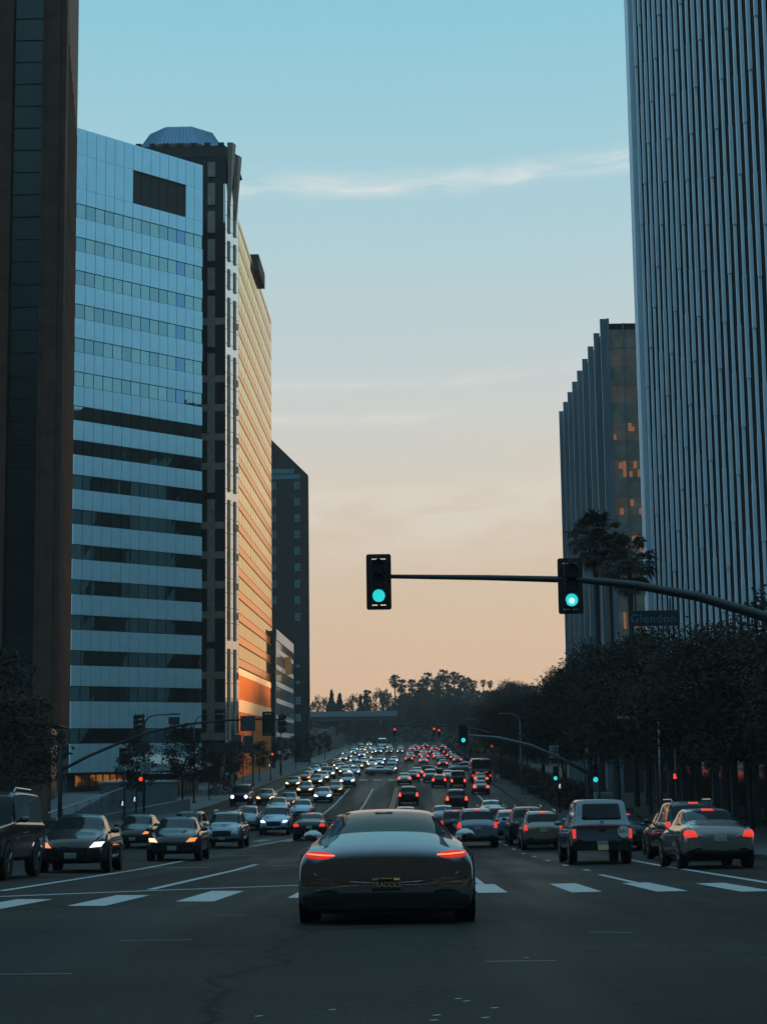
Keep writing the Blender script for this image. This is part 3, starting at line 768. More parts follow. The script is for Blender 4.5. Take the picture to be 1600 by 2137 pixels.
# ================================================================== VEHICLES
# A body is lofted through stations from rear to front; each station:
# (y, underside z, half width, shoulder z, shoulder half width, top z, top half width)
KINDS = {
 'coupe': dict(L=4.55, rings={4: .92, 6: .75}, st=[(-2.175, .34, .82, .46, .82, .50, .72), (-2.17, .17, .91, .58, .855, .62, .75), (-2.163, .12, .945, .69, .87, .735, .765), (-2.152, .11, .96, .755, .885, .815, .72), (-2.135, .11, .965, .785, .89, .874, .685), (-1.99, .11, .975, .815, .89, .924, .655),
      (-1.72, .11, .985, .845, .885, .996, .615), (-1.15, .11, .985, .87, .87, 1.145, .585), (-.55, .11, .965, .88, .86, 1.25, .57), (.05, .11, .94, .86, .83, 1.285, .55), (.45, .11, .94, .86, .82, 1.255, .55), (1.10, .11, .96, .86, .82, .95, .66),
      (1.75, .12, .95, .78, .80, .86, .6), (2.15, .2, .88, .66, .7, .72, .5), (2.27, .28, .7, .52, .55, .58, .4)], roof=(8, 10), base=6, cowl=11, wheel=(.345, -1.33, 1.36), tail='coupe'),
 'sedan': dict(L=4.6, st=[(-2.30, .38, .66, .74, .62, .80, .45), (-2.24, .28, .82, .90, .74, .97, .60), (-2.05, .22, .87, .96, .79, 1.03, .66), (-1.60, .2, .89, .96, .80, 1.06, .66), (-1.35, .2, .89, .95, .80, 1.10, .64),
      (-.72, .2, .89, .94, .80, 1.42, .56), (-.1, .2, .89, .93, .80, 1.465, .57), (.42, .2, .89, .92, .80, 1.43, .56), (1.2, .2, .89, .92, .79, 1.0, .66), (1.75, .21, .87, .86, .76, .93, .6), (2.18, .24, .81, .74, .66, .80, .5), (2.30, .32, .64, .60, .5, .66, .35)],
      roof=(5, 7), base=4, cowl=8, wheel=(.325, -1.36, 1.38), tail='sedan'),
 'suv': dict(L=4.7, st=[(-2.35, .42, .70, .92, .70, 1.0, .55), (-2.30, .32, .88, 1.04, .82, 1.12, .66), (-2.22, .27, .93, 1.07, .85, 1.16, .70), (-1.95, .25, .94, 1.07, .86, 1.66, .64),
      (-1.6, .25, .94, 1.06, .86, 1.72, .65), (-.3, .25, .94, 1.05, .86, 1.74, .65), (.35, .25, .94, 1.04, .86, 1.69, .63), (1.1, .25, .94, 1.04, .85, 1.13, .70), (1.8, .26, .92, .97, .8, 1.04, .66), (2.22, .3, .86, .84, .72, .92, .55), (2.35, .4, .7, .68, .6, .74, .4)],
      roof=(3, 6), base=2, cowl=7, wheel=(.37, -1.38, 1.42), tail='suv'),
 'hatch': dict(L=4.2, st=[(-2.1, .36, .62, .8, .62, .88, .5), (-2.05, .27, .80, .96, .74, 1.06, .62), (-1.93, .23, .85, 1.0, .78, 1.10, .64), (-1.45, .21, .87, .99, .79, 1.40, .56), (-1.0, .21, .87, .97, .79, 1.49, .57),
      (-.1, .21, .87, .95, .79, 1.52, .57), (.4, .21, .87, .94, .78, 1.48, .56), (1.25, .21, .86, .93, .77, 1.02, .62), (1.7, .22, .84, .86, .74, .92, .56), (2.0, .26, .78, .74, .64, .80, .45), (2.1, .34, .6, .6, .5, .66, .3)],
      roof=(3, 6), base=2, cowl=7, wheel=(.315, -1.28, 1.32), tail='suv'),
 'boxy': dict(L=4.7, crease=.75, st=[(-2.32, .45, .86, 1.2, .86, 1.25, .80), (-2.30, .38, .90, 1.2, .86, 1.26, .80), (-2.26, .36, .90, 1.2, .86, 1.30, .80), (-2.16, .36, .90, 1.2, .86, 1.92, .74),
      (-1.9, .36, .90, 1.2, .86, 1.96, .74), (-.2, .36, .90, 1.2, .86, 1.97, .74), (.60, .36, .90, 1.2, .86, 1.94, .73), (.86, .36, .90, 1.2, .86, 1.26, .78), (1.6, .36, .90, 1.14, .85, 1.2, .74), (2.26, .38, .90, 1.08, .84, 1.13, .72), (2.34, .45, .86, 1.0, .82, 1.06, .66)],
      roof=(3, 6), base=2, cowl=7, wheel=(.40, -1.42, 1.45), tail='suv'),
 'pickup': dict(L=5.0, crease=.6, st=[(-2.5, .55, .82, 1.06, .82, 1.10, .74), (-2.48, .50, .86, 1.08, .84, 1.14, .74), (-2.42, .45, .87, 1.08, .84, 1.20, .74), (-2.24, .42, .87, 1.08, .82, 1.80, .66),
      (-2.0, .40, .88, 1.08, .82, 1.84, .66), (-.5, .36, .88, 1.06, .82, 1.85, .66), (.35, .34, .88, 1.05, .82, 1.72, .62), (1.05, .34, .88, 1.05, .82, 1.14, .70), (1.8, .35, .87, 1.0, .80, 1.07, .66), (2.4, .4, .84, .9, .76, .97, .6), (2.5, .5, .76, .76, .7, .82, .5)],
      roof=(3, 6), base=99, cowl=7, wheel=(.37, -1.5, 1.55), tail='suv'),
 'bus': dict(L=11.5, crease=.85, st=[(-5.75, .5, 1.22, 1.5, 1.22, 1.54, 1.15), (-5.72, .4, 1.27, 1.5, 1.26, 1.56, 1.2), (-5.66, .38, 1.27, 1.5, 1.26, 1.62, 1.2), (-5.5, .38, 1.27, 1.5, 1.26, 2.95, 1.16),
      (-5.2, .38, 1.27, 1.5, 1.26, 3.05, 1.16), (-1, .38, 1.27, 1.5, 1.26, 3.08, 1.16), (5.3, .38, 1.27, 1.5, 1.26, 3.02, 1.16), (5.55, .38, 1.27, 1.2, 1.26, 1.3, 1.2), (5.66, .4, 1.26, 1.1, 1.22, 1.16, 1.1), (5.72, .45, 1.2, 1.0, 1.1, 1.05, 1.0), (5.75, .5, 1.1, .9, 1.0, .95, .9)],
      roof=(3, 6), base=2, cowl=7, wheel=(.48, -3.4, 3.3), tail='suv'),
}

def loft(kind):
    K = KINDS[kind]; st = K['st']; n = len(st); P = []
    for (y, zb, hw, zs, hws, zr, hwr) in st:
        half = [(0, zb), (hw * .86, zb), (hw * .985, zb + .09), (hw, zb + .56 * (zs - zb)), (hw * .985, zb + .86 * (zs - zb)), (hws, zs), (hws - .035, zs + .03), (hwr + .02, zr - .075), (hwr * .93, zr - .022), (hwr * .5, zr), (0, zr + .006)]
        P.append([(x, y, z) for x, z in half] + [(-x, y, z) for x, z in half[-2:0:-1]])
    k = len(P[0]); H = 10
    b = MB(); b.v = [p for ring in P for p in ring]
    r0, r1 = K['roof']
    for i in range(n - 1):
        for j in range(k):
            jj = j if j < H else k - 1 - j        # strip index on either side
            m = 0
            if jj in (0, 1): m = 1
            if jj in (7, 8, 9) :
                if K['base'] <= i < r0: m = 3
                elif r1 <= i < K['cowl']: m = 2
            if jj == 6 and r0 <= i < r1: m = 4 if j < H else 5
            b.f.append((i * k + j, i * k + (j + 1) % k, (i + 1) * k + (j + 1) % k, (i + 1) * k + j)); b.m.append(m)
    b.f.append(tuple(range(k))[::-1]); b.m.append(0)
    b.f.append(tuple((n - 1) * k + j for j in range(k))); b.m.append(0)
    b.f = [f[::-1] for f in b.f]
    return b, k, n

def patch(bvh, pts, side, off=.008, rings=4, dense=6):
    """a thin fitted piece (lamp, plate, grille) laid on the body: outline in x,z seen from the rear (-1) or the front (+1)"""
    out = []
    for (p, q) in zip(pts, pts[1:] + pts[:1]):
        for i in range(dense): t = i / dense; out.append((p[0] + (q[0] - p[0]) * t, p[1] + (q[1] - p[1]) * t))
    cx = sum(p[0] for p in out) / len(out); cz = sum(p[1] for p in out) / len(out)
    def hit(x, z):
        h = bvh.ray_cast(Vector((x, 9.0 * side, z)), Vector((0, -side, 0)))
        if h[0] is None: return None
        nrm = h[1] if h[1].y * side > 0 else -h[1]
        return h[0] + nrm * off
    V = [hit(cx, cz)]
    if V[0] is None: return None
    m = len(out)
    for r in range(1, rings + 1):
        for (x, z) in out:
            t = r / rings; p = None
            while p is None and t > .05: p = hit(cx + (x - cx) * t, cz + (z - cz) * t); t -= .06
            V.append(p or V[0])
    F = [(0, 1 + i, 1 + (i + 1) % m) for i in range(m)]
    for r in range(rings - 1):
        for i in range(m):
            F.append((1 + r * m + i, 1 + (r + 1) * m + i, 1 + (r + 1) * m + (i + 1) % m, 1 + r * m + (i + 1) % m))
    base = len(V)
    for i in range(m): V.append(V[1 + (rings - 1) * m + i] + Vector((0, -side * .05, 0)))
    for i in range(m): F.append((1 + (rings - 1) * m + i, base + i, base + (i + 1) % m, 1 + (rings - 1) * m + (i + 1) % m))
    return V, F
def patches(bvh, name, polys, side, m, parent, off=.008, dense=6):
    b = MB()
    for pts in polys:
        r = patch(bvh, pts, side, off, 4, dense)
        if r: b.add(*r)
    if b.v: return b.build(name, m, parent, smooth=True)
def mir(pts): return [(-x, z) for x, z in pts][::-1]
def grow(pts, s):
    cx = sum(p[0] for p in pts) / len(pts); cz = sum(p[1] for p in pts) / len(pts)
    return [(cx + (x - cx) * s, cz + (z - cz) * s) for x, z in pts]
def oval(cx, cz, rx, rz, n=12): return [(cx + rx * math.cos(2 * math.pi * i / n), cz + rz * math.sin(2 * math.pi * i / n)) for i in range(n)]
def rect(x0, x1, z0, z1): return [(x0, z0), (x1, z0), (x1, z1), (x0, z1)]

def wheel_mesh(r, w):
    b = MB(); n = 24
    prof = [(-w / 2, r * .66), (-w / 2, r * .93), (-w / 2 + .03, r), (w / 2 - .03, r), (w / 2, r * .93), (w / 2, r * .66)]
    for i in range(n):
        a = 2 * math.pi * i / n
        for x, q in prof: b.v.append((x, q * math.cos(a), q * math.sin(a)))
    for i in range(n):
        for j_ in range(5):
            b.f.append((i * 6 + j_, i * 6 + j_ + 1, ((i + 1) % n) * 6 + j_ + 1, ((i + 1) % n) * 6 + j_)); b.m.append(0)
    return b
def rim_mesh(r, w):
    b = MB(); b.disc((0, 0, 0), r * .20, 'x', 10, w * .40)
    for k in range(5):
        a = 2 * math.pi * k / 5; ca, sa = math.cos(a), math.sin(a)
        for s_ in (-1, 1):
            b.tube([(s_ * w * .38, r * .12 * ca, r * .12 * sa), (s_ * w * .42, r * .64 * ca, r * .64 * sa)], .035, 5)
    b.disc((0, 0, 0), r * .665, 'x', 20, w * .2)
    return b

LAMPS = {   # outlines on the right half (x > 0), z above the road
 'coupe': dict(tail=[[(.575, .735), (.62, .712), (.72, .703), (.85, .72), (.895, .75), (.88, .778), (.80, .79), (.68, .786), (.62, .775), (.578, .755)]], head=[[(.5, .55), (.8, .58), (.8, .66), (.55, .62)]], plate=(.42, .15), hp=None, grille=rect(-.4, .4, .3, .5)),
 'sedan': dict(tail=[[(.52, .74), (.80, .72), (.84, .80), (.80, .90), (.60, .89)]], head=[[(.46, .60), (.74, .62), (.80, .74), (.58, .73)]], plate=(.70, .155), hp=1.36, grille=[(-.36, .40), (.36, .40), (.42, .60), (-.42, .60)]),
 'suv': dict(tail=[[(.70, .86), (.88, .86), (.88, 1.10), (.76, 1.12)]], head=[[(.52, .74), (.80, .76), (.84, .88), (.6, .88)]], plate=(.86, .16), hp=1.62, grille=[(-.42, .55), (.42, .55), (.46, .82), (-.46, .82)]),
 'hatch': dict(tail=[[(.60, .80), (.80, .80), (.82, 1.02), (.66, 1.04)]], head=[[(.46, .62), (.70, .64), (.76, .76), (.56, .74)]], plate=(.72, .155), hp=1.40, grille=[(-.34, .36), (.34, .36), (.38, .52), (-.38, .52)]),
 'boxy': dict(tail=[[(.68, .70), (.84, .70), (.84, .95), (.68, .95)]], head=[oval(.62, .88, .12, .12)], plate=(.70, .16), hp=1.86, grille=[(-.42, .74), (.42, .74), (.42, 1.0), (-.42, 1.0)]),
 'pickup': dict(tail=[[(.745, .72), (.84, .72), (.84, .98), (.745, .98)]], head=[[(.55, .70), (.78, .70), (.78, .84), (.55, .84)]], plate=(.56, .155), hp=None, grille=[(-.5, .6), (.5, .6), (.5, .84), (-.5, .84)]),
 'bus': dict(tail=[oval(1.08, .95, .13, .16), rect(.35, .75, 1.33, 1.42)], head=[[(.75, .62), (1.05, .62), (1.05, .8), (.75, .8)]], plate=(.6, .16), hp=2.86, grille=rect(-.5, .5, .55, .8)),
}

def build_car(kind, full):
    K = KINDS[kind]; LP = LAMPS[kind]
    b, k, n = loft(kind)
    tmp = b.build('loft', [M['trim']] * 6)
    me = tmp.data
    if K.get('crease'):
        at = me.attributes.new('crease_edge', 'FLOAT', 'EDGE')
        for e in me.edges:
            i0, j0 = divmod(e.vertices[0], k); i1, j1 = divmod(e.vertices[1], k)
            if j0 == j1 and j0 in (2, 5, 6, 7, 8, k - 2, k - 5, k - 6, k - 7, k - 8): at.data[e.index].value = K['crease']
            elif i0 == i1 and i0 in (1, 3, K['cowl'], n - 2): at.data[e.index].value = K['crease']
    if K.get('rings'):
        at = me.attributes.new('crease_edge', 'FLOAT', 'EDGE')
        for e in me.edges:
            i0, j0 = divmod(e.vertices[0], k); i1, j1 = divmod(e.vertices[1], k)
            if i0 == i1 and i0 in K['rings'] and 6 <= min(j0, j1) and max(j0, j1) <= 14: at.data[e.index].value = K['rings'][i0]
            elif j0 == j1 and j0 in (5, 6, k - 5, k - 6): at.data[e.index].value = .35
    sd = tmp.modifiers.new('s', 'SUBSURF'); sd.levels = sd.render_levels = 3 if kind == 'coupe' else (2 if full else 1)
    dense = bpy.data.meshes.new_from_object(tmp.evaluated_get(bpy.context.evaluated_depsgraph_get()))
    bpy.data.objects.remove(tmp)
    vv = [v.co.copy() for v in dense.vertices]; ff = [tuple(p.vertices) for p in dense.polygons]; mm = [p.material_index for p in dense.polygons]
    bvh = BVHTree.FromPolygons(vv, ff)
    root = bpy.data.objects.new(kind, None); COL.objects.link(root)
    def split(name, idx, mats, mp=None):
        used = {}; s_ = MB()
        for f, m_ in zip(ff, mm):
            if m_ in idx:
                for q in f:
                    if q not in used: used[q] = len(s_.v); s_.v.append(tuple(vv[q]))
                s_.f.append(tuple(used[q] for q in f)); s_.m.append(0 if not mp else mp[m_])
        return s_.build(name, mats, root, smooth=True)
    body = split('body', (0, 1), [PAINT['grey'], M['trim']], {0: 0, 1: 1})
    if full:
        split('windshield', (2,), M['glass']); split('rear_window', (3,), M['glass'])
        split('side_window', (4,), M['side_glass']); split('side_window', (5,), M['side_glass'])
    else:
        split('window', (2, 3, 4, 5), M['glass'])
    for s_ in (1, -1):
        f_ = (lambda p: p) if s_ == 1 else mir
        patches(bvh, 'taillight', [f_(grow(p, 1.0 if full else 1.3)) for p in LP['tail']], -1, M['tail_off'], root, .006)
        patches(bvh, 'headlight', [f_(grow(p, 1.0 if full else 1.3)) for p in LP['head']], 1, M['head_off'], root, .006)
    r, ya, yb = K['wheel']; hw = K['st'][len(K['st']) // 2][2]
    wm, rm_ = None, None
    for yy_ in (ya, yb):
        for s_ in (-1, 1):
            w = .235
            if wm is None:
                o = wheel_mesh(r, w).build('wheel', M['tyre'], root, smooth=True); wm = o.data
            else:
                o = bpy.data.objects.new('wheel', wm); COL.objects.link(o); o.parent = root
            o.location = (s_ * (hw - w / 2 + .012), yy_, r)
            if full:
                if rm_ is None: q = rim_mesh(r, w).build('rim', M['rim'], o); rm_ = q.data
                else: q = bpy.data.objects.new('rim', rm_); COL.objects.link(q); q.parent = o
    for yy_ in (ya, yb) if full else ():
        for s_ in (-1, 1): MB().disc((s_ * (hw - .06), yy_, r + .02), r * 1.13, 'x', 22, .062).build('wheel_arch', M['trim'], root)
    if LP['hp'] and full: patches(bvh, 'brake_light', [rect(-.14, .14, LP['hp'], LP['hp'] + .05)], -1, M['tail_off'], root, .012)
    zc, hwp = LP['plate']
    if kind != 'coupe':
        if full: patches(bvh, 'license_plate', [rect(-hwp, hwp, zc - .08, zc + .08)], -1, M['plate'], root, .012)
        patches(bvh, 'grille', [LP['grille']], 1, M['trim'], root, .005)
        zb = K['st'][2][1]
        if full:
            patches(bvh, 'bumper', [rect(-hw * .86, hw * .86, zb + .04, zb + .20)], -1, M['trim'], root, .01)
            patches(bvh, 'front_plate', [rect(-.15, .15, zb + .12, zb + .26)], 1, M['plate'], root, .014)
            patches(bvh, 'air_intake', [rect(-.5, .5, zb + .02, zb + .11)], 1, M['trim'], root, .006)
    cy, cz, cw = K['st'][K['cowl']][0], K['st'][K['cowl']][3], K['st'][K['cowl']][4]
    if full:
        for s_ in (-1, 1):
            m_ = MB()
            X, Y, Z = s_ * (cw + .15), cy - .32, cz + .10
            for i in range(7):
                for j_ in range(10):
                    t = math.pi * i / 6; a = 2 * math.pi * j_ / 10
                    m_.v.append((X + .12 * math.sin(t) * math.cos(a), Y + .075 * math.cos(t) * (1.2 if math.cos(t) > 0 else .5), Z + .075 * math.sin(t) * math.sin(a)))
            for i in range(6):
                for j_ in range(10): m_.f.append((i * 10 + j_, i * 10 + (j_ + 1) % 10, (i + 1) * 10 + (j_ + 1) % 10, (i + 1) * 10 + j_)); m_.m.append(0)
            m_.tube([(s_ * (cw - .02), Y + .02, Z - .06), (X, Y + .02, Z - .02)], .03, 6)
            m_.build('mirror', PAINT['grey'], root, smooth=True)
        if kind in ('suv', 'boxy'):
            rr = K['st'][4]
            for s_ in (-1, 1):
                MB().tube([(s_ * (rr[6] - .06), -1.7, rr[5] - .05), (s_ * (rr[6] - .06), -1.5, rr[5] + .045), (s_ * (rr[6] - .06), 0, rr[5] + .055), (s_ * (rr[6] - .06), .2, rr[5] - .04)], .022, 6).build('roof_rail', M['chrome'], root)
    return root, bvh

PROTO = {}
def place(kind, x, y, head, color, label, cat='car', full=False, tail='tail_off', lamp=None, group=None, name=None, scale=1.0, lamps=None, dz=0.0, yaw=0.0):
    key = (kind, full)
    if key not in PROTO:
        root, bvh = build_car(kind, full); PROTO[key] = root
    else:
        root = copy_tree(PROTO[key])
    root.name = name or {'coupe': 'parked_car', 'sedan': 'sedan', 'suv': 'suv', 'hatch': 'hatchback', 'boxy': 'boxy_suv', 'pickup': 'pickup_truck', 'bus': 'bus'}[kind]
    root.location = (x, y, gz(x, y) + .008 + dz)
    a = math.atan(slope(y)) * (1 if abs(head) < .5 else (-1 if abs(head) > 2.5 else 0))
    root.rotation_euler = (a, 0, head + yaw)
    root.scale = (scale,) * 3
    for kk in ('label', 'category', 'group'):
        if kk in root: del root[kk]
    tag(root, label, cat, group)
    for ch in kids(root):
        base = ch.name.split('.')[0]
        new = {'body': PAINT[color], 'mirror': PAINT[color] if color != 'black' else PAINT['charcoal'], 'taillight': M[tail], 'brake_light': M[tail], 'headlight': M[lamp or 'head_off']}.get(base)
        if base == 'headlight' and lamps: new = M[lamps[0] if ch.bound_box[0][0] + ch.bound_box[6][0] > 0 else lamps[1]]
        if new is None: continue
        ch.material_slots[0].link = 'OBJECT'; ch.material_slots[0].material = new
    return root

FWD, ONC = 0.0, math.pi
G1 = 'traffic driving away down the street'; G2 = 'oncoming traffic on the left half of the street'; G3 = 'far traffic past the second crossing'

# --- the black coupe straight ahead
hero, hb = build_car('coupe', True)
hero.name = 'coupe'
hx_, hy_ = -.29, 21.5
hero.scale = (1.025,) * 3
hero.location = (hx_, hy_, gz(hx_, hy_) + .005); hero.rotation_euler = (math.atan(slope(hy_)), 0, 0)
tag(hero, 'low black coupe waiting straight ahead with red slim tail lamps and gold plate letters', 'car')
for ch in kids(hero):
    base = ch.name.split('.')[0]
    if base == 'rear_window': ch.material_slots[0].link = 'OBJECT'; ch.material_slots[0].material = M['coupe_glass']
    if base in ('body', 'mirror'): ch.material_slots[0].link = 'OBJECT'; ch.material_slots[0].material = PAINT['gloss']
    if base == 'taillight':
        ch.material_slots[0].link = 'OBJECT'; ch.material_slots[0].material = M['tail_dim']
        s_ = 1 if ch.bound_box[0][0] + ch.bound_box[6][0] > 0 else -1
        p = [(.565, .738), (.70, .742), (.86, .758), (.87, .77), (.70, .756), (.565, .750)]
        q = patches(hb, 'light_bar', [p if s_ == 1 else mir(p)], -1, M['tail_hot'], ch, .013)
pl = patches(hb, 'license_plate', [rect(-.155, .155, .36, .505)], -1, M['plate_black'], hero, .012)
h = hb.ray_cast(Vector((0, -9, .43)), Vector((0, 1, 0)))
t = text_mesh('TRADDLS', .080, .003, M['plate_gold'], 'plate_lettering', pl, (0, h[0].y - .026, .425), .92)
MB().box(-.06, .06, h[0].y - .05, h[0].y - .016, .489, .498).build('plate_lamp', M['plate_gold'], pl)
MB().box(-.15, -.085, h[0].y - .034, h[0].y - .02, .476, .496).box(.085, .15, h[0].y - .034, h[0].y - .02, .476, .496, 1).build('plate_sticker', [M['plate'], M['banner_orange']], pl)
patches(hb, 'bumper', [[(-.90, .15), (.90, .15), (.92, .30), (.80, .34), (.30, .345), (-.30, .345), (-.80, .34), (-.92, .30)]], -1, M['trim'], hero, .010, 10)
for s_ in (-1, 1):
    MB().tube([(s_ * .56, -2.19, .25), (s_ * .56, -2.0, .27)], .05, 14).build('exhaust_pipe', M['trim'], hero)

# --- near traffic, modelled in full
place('boxy', -9.75, 38.9, ONC, 'black', 'tall boxy black off-roader cut by the left photo edge', full=True, lamp='head_off', group=G2, name='boxy_suv')
place('sedan', -8.9, 46.0, ONC, 'black', 'black sedan with one blue-white headlamp behind the boxy off-roader', full=True, lamps=('head_amber', 'head_white'), group=G2, yaw=.07, scale=1.04)
place('sedan', -8.25, 60.6, ONC, 'black', 'black sedan with two glowing orange headlamps next to a pale-blue car', full=True, lamp='head_amber', lamps=('head_warm', 'head_amber'), group=G2, yaw=.03, scale=1.04)
place('sedan', -13.2, 62, ONC, 'charcoal', 'dark car half hidden behind the first black sedan, roof only', full=True, group=G2)
place('hatch', -12.6, 79, ONC, 'charcoal', 'dark small car with one amber lamp between the two black sedans', full=True, lamps=('head_off', 'head_amber'), group=G2)
place('suv', -8.6, 79.5, ONC, 'slate', 'pale blue-grey car close behind the black sedan with orange headlamps', full=True, group=G2, scale=.95, lamp='head_off')
place('suv', -11.2, 86, ONC, 'charcoal', 'dark car whose roof shows above the pale blue-grey car', full=False, group=G2, scale=.92)
place('hatch', -10.5, 109.5, ONC, 'slate', 'blue-grey hatchback without lit lamps beside the pale-blue crossover', full=True, group=G2)
place('suv', -8.2, 104, ONC, 'paleblue', 'pale-blue crossover with white headlamps and big dark grille', full=True, lamp='head_white', group=G2, scale=.97)
place('sedan', -8.2, 129, ONC, 'paleblue', 'pale-blue sedan behind the left-turning black car', full=True, group=G2)
place('sedan', -5.4, 92.5, FWD, 'black', 'black sedan with three red rear lights waiting in the left-turn lane', full=True, tail='tail', group=G1)
place('sedan', -3.1, 84, FWD, 'grey', 'car with a red roof lamp peeking over the left of the black coupe', full=True, tail='tail', group=G1)
place('suv', 2.95, 78, FWD, 'slate', 'slate-blue SUV with pale roof edge, right ahead of the black coupe', full=True, tail='tail', group=G1, scale=1.0)
place('pickup', 5.42, 51, FWD, 'steelblue', 'pickup truck with a camper shell, red tailgate stripe and round sticker', 'pickup truck', full=True, tail='tail', group=G1)
place('sedan', 7.35, 43.0, FWD, 'champagne', 'champagne sedan with glowing tail lamps at the right edge of the road', full=True, tail='tail', group=G1, scale=1.0)
place('suv', 8.3, 52, FWD, 'black', 'dark SUV with a red roof brake lamp hidden behind the champagne sedan', full=True, tail='tail', group=G1)
place('suv', 5.5, 73, FWD, 'tan', 'tan SUV with a lit left tail lamp just left of the pickup', full=True, tail='tail', group=G1, scale=.92)
place('suv', 5.4, 80, FWD, 'charcoal', 'dark SUV with pale roof rails just ahead of the tan SUV', full=True, tail='tail_off', group=G1)
place('hatch', 5.15, 90, FWD, 'blue', 'small blue car with two red rear lamps ahead of the SUV with roof rails', full=True, tail='tail', group=G1)
place('suv', 4.9, 99, FWD, 'charcoal', 'dark car hidden on the right of the slate-blue SUV', full=True, tail='tail_off', group=G1, scale=.92)
place('suv', 2.35, 92, FWD, 'charcoal', 'dark car half hidden on the left of the slate-blue SUV', full=True, tail='tail', group=G1, scale=.9)
place('sedan', 2.1, 111, FWD, 'slate', 'grey sedan with a pale rear window between coupe and slate-blue SUV', full=True, group=G1)
place('sedan', 5.7, 121, FWD, 'white', 'white sedan whose cabin rises above the slate-blue SUV', full=True, group=G1)
place('sedan', -.35, 109, FWD, 'champagne', 'pale sedan with only its roof showing above the black coupe', full=True, group=G1)
place('sedan', 8.6, 69, FWD, 'charcoal', 'dark sedan with a red tail lamp to the right of the pickup', full=True, tail='tail', group=G1)
place('sedan', 9.0, 58.5, FWD, 'grey', 'grey sedan with a pale pillar squeezed beside the champagne sedan', full=True, tail='tail', group=G1)
place('hatch', 8.2, 80, FWD, 'paleblue', 'small pale-blue car peeking over the right corner of the pickup', full=True, group=G1)

# camper-shell window, stickers and stripes on the pickup's tailgate
pk = [o for o in bpy.data.objects if o.name.startswith('pickup_truck')][0]
rb = -2.53
_, pkb = build_car('pickup', True)
for q in list(kids(_)):
    for q2 in list(kids(q)): bpy.data.objects.remove(q2)
    bpy.data.objects.remove(q)
bpy.data.objects.remove(_)
patches(pkb, 'rear_window', [[(-.56, 1.27), (-.52, 1.24), (.52, 1.24), (.56, 1.27), (.52, 1.66), (.48, 1.69), (-.48, 1.69), (-.52, 1.66)]], -1, M['glass'], pk, .012)
MB().box(-.70, .70, rb - .004, rb + .04, 1.00, 1.07).build('tailgate_stripe', PAINT['red'], pk)
MB().box(-.09, .09, rb - .02, rb + .03, .93, .98).build('tailgate_handle', M['trim'], pk)
MB().box(-.80, .80, rb - .08, rb + .1, .38, .55).build('rear_bumper', M['trim'], pk)
d_ = MB().disc((.60, rb - .006, .90), .165, 'y', 26, .012).build('round_sticker', M['sticker'], pk)
text_mesh('BAY', .15, .003, M['sign_ink'], 'sticker_lettering', d_, (.60, rb - .022, .915))
MB().box(-.15, .15, rb - .11, rb - .081, .40, .545).build('yellow_plate', M['plate_yellow'], pk)
MB().box(-.05, .05, -2.515, -2.49, 1.16, 1.21).build('shell_handle', M['chrome'], pk)

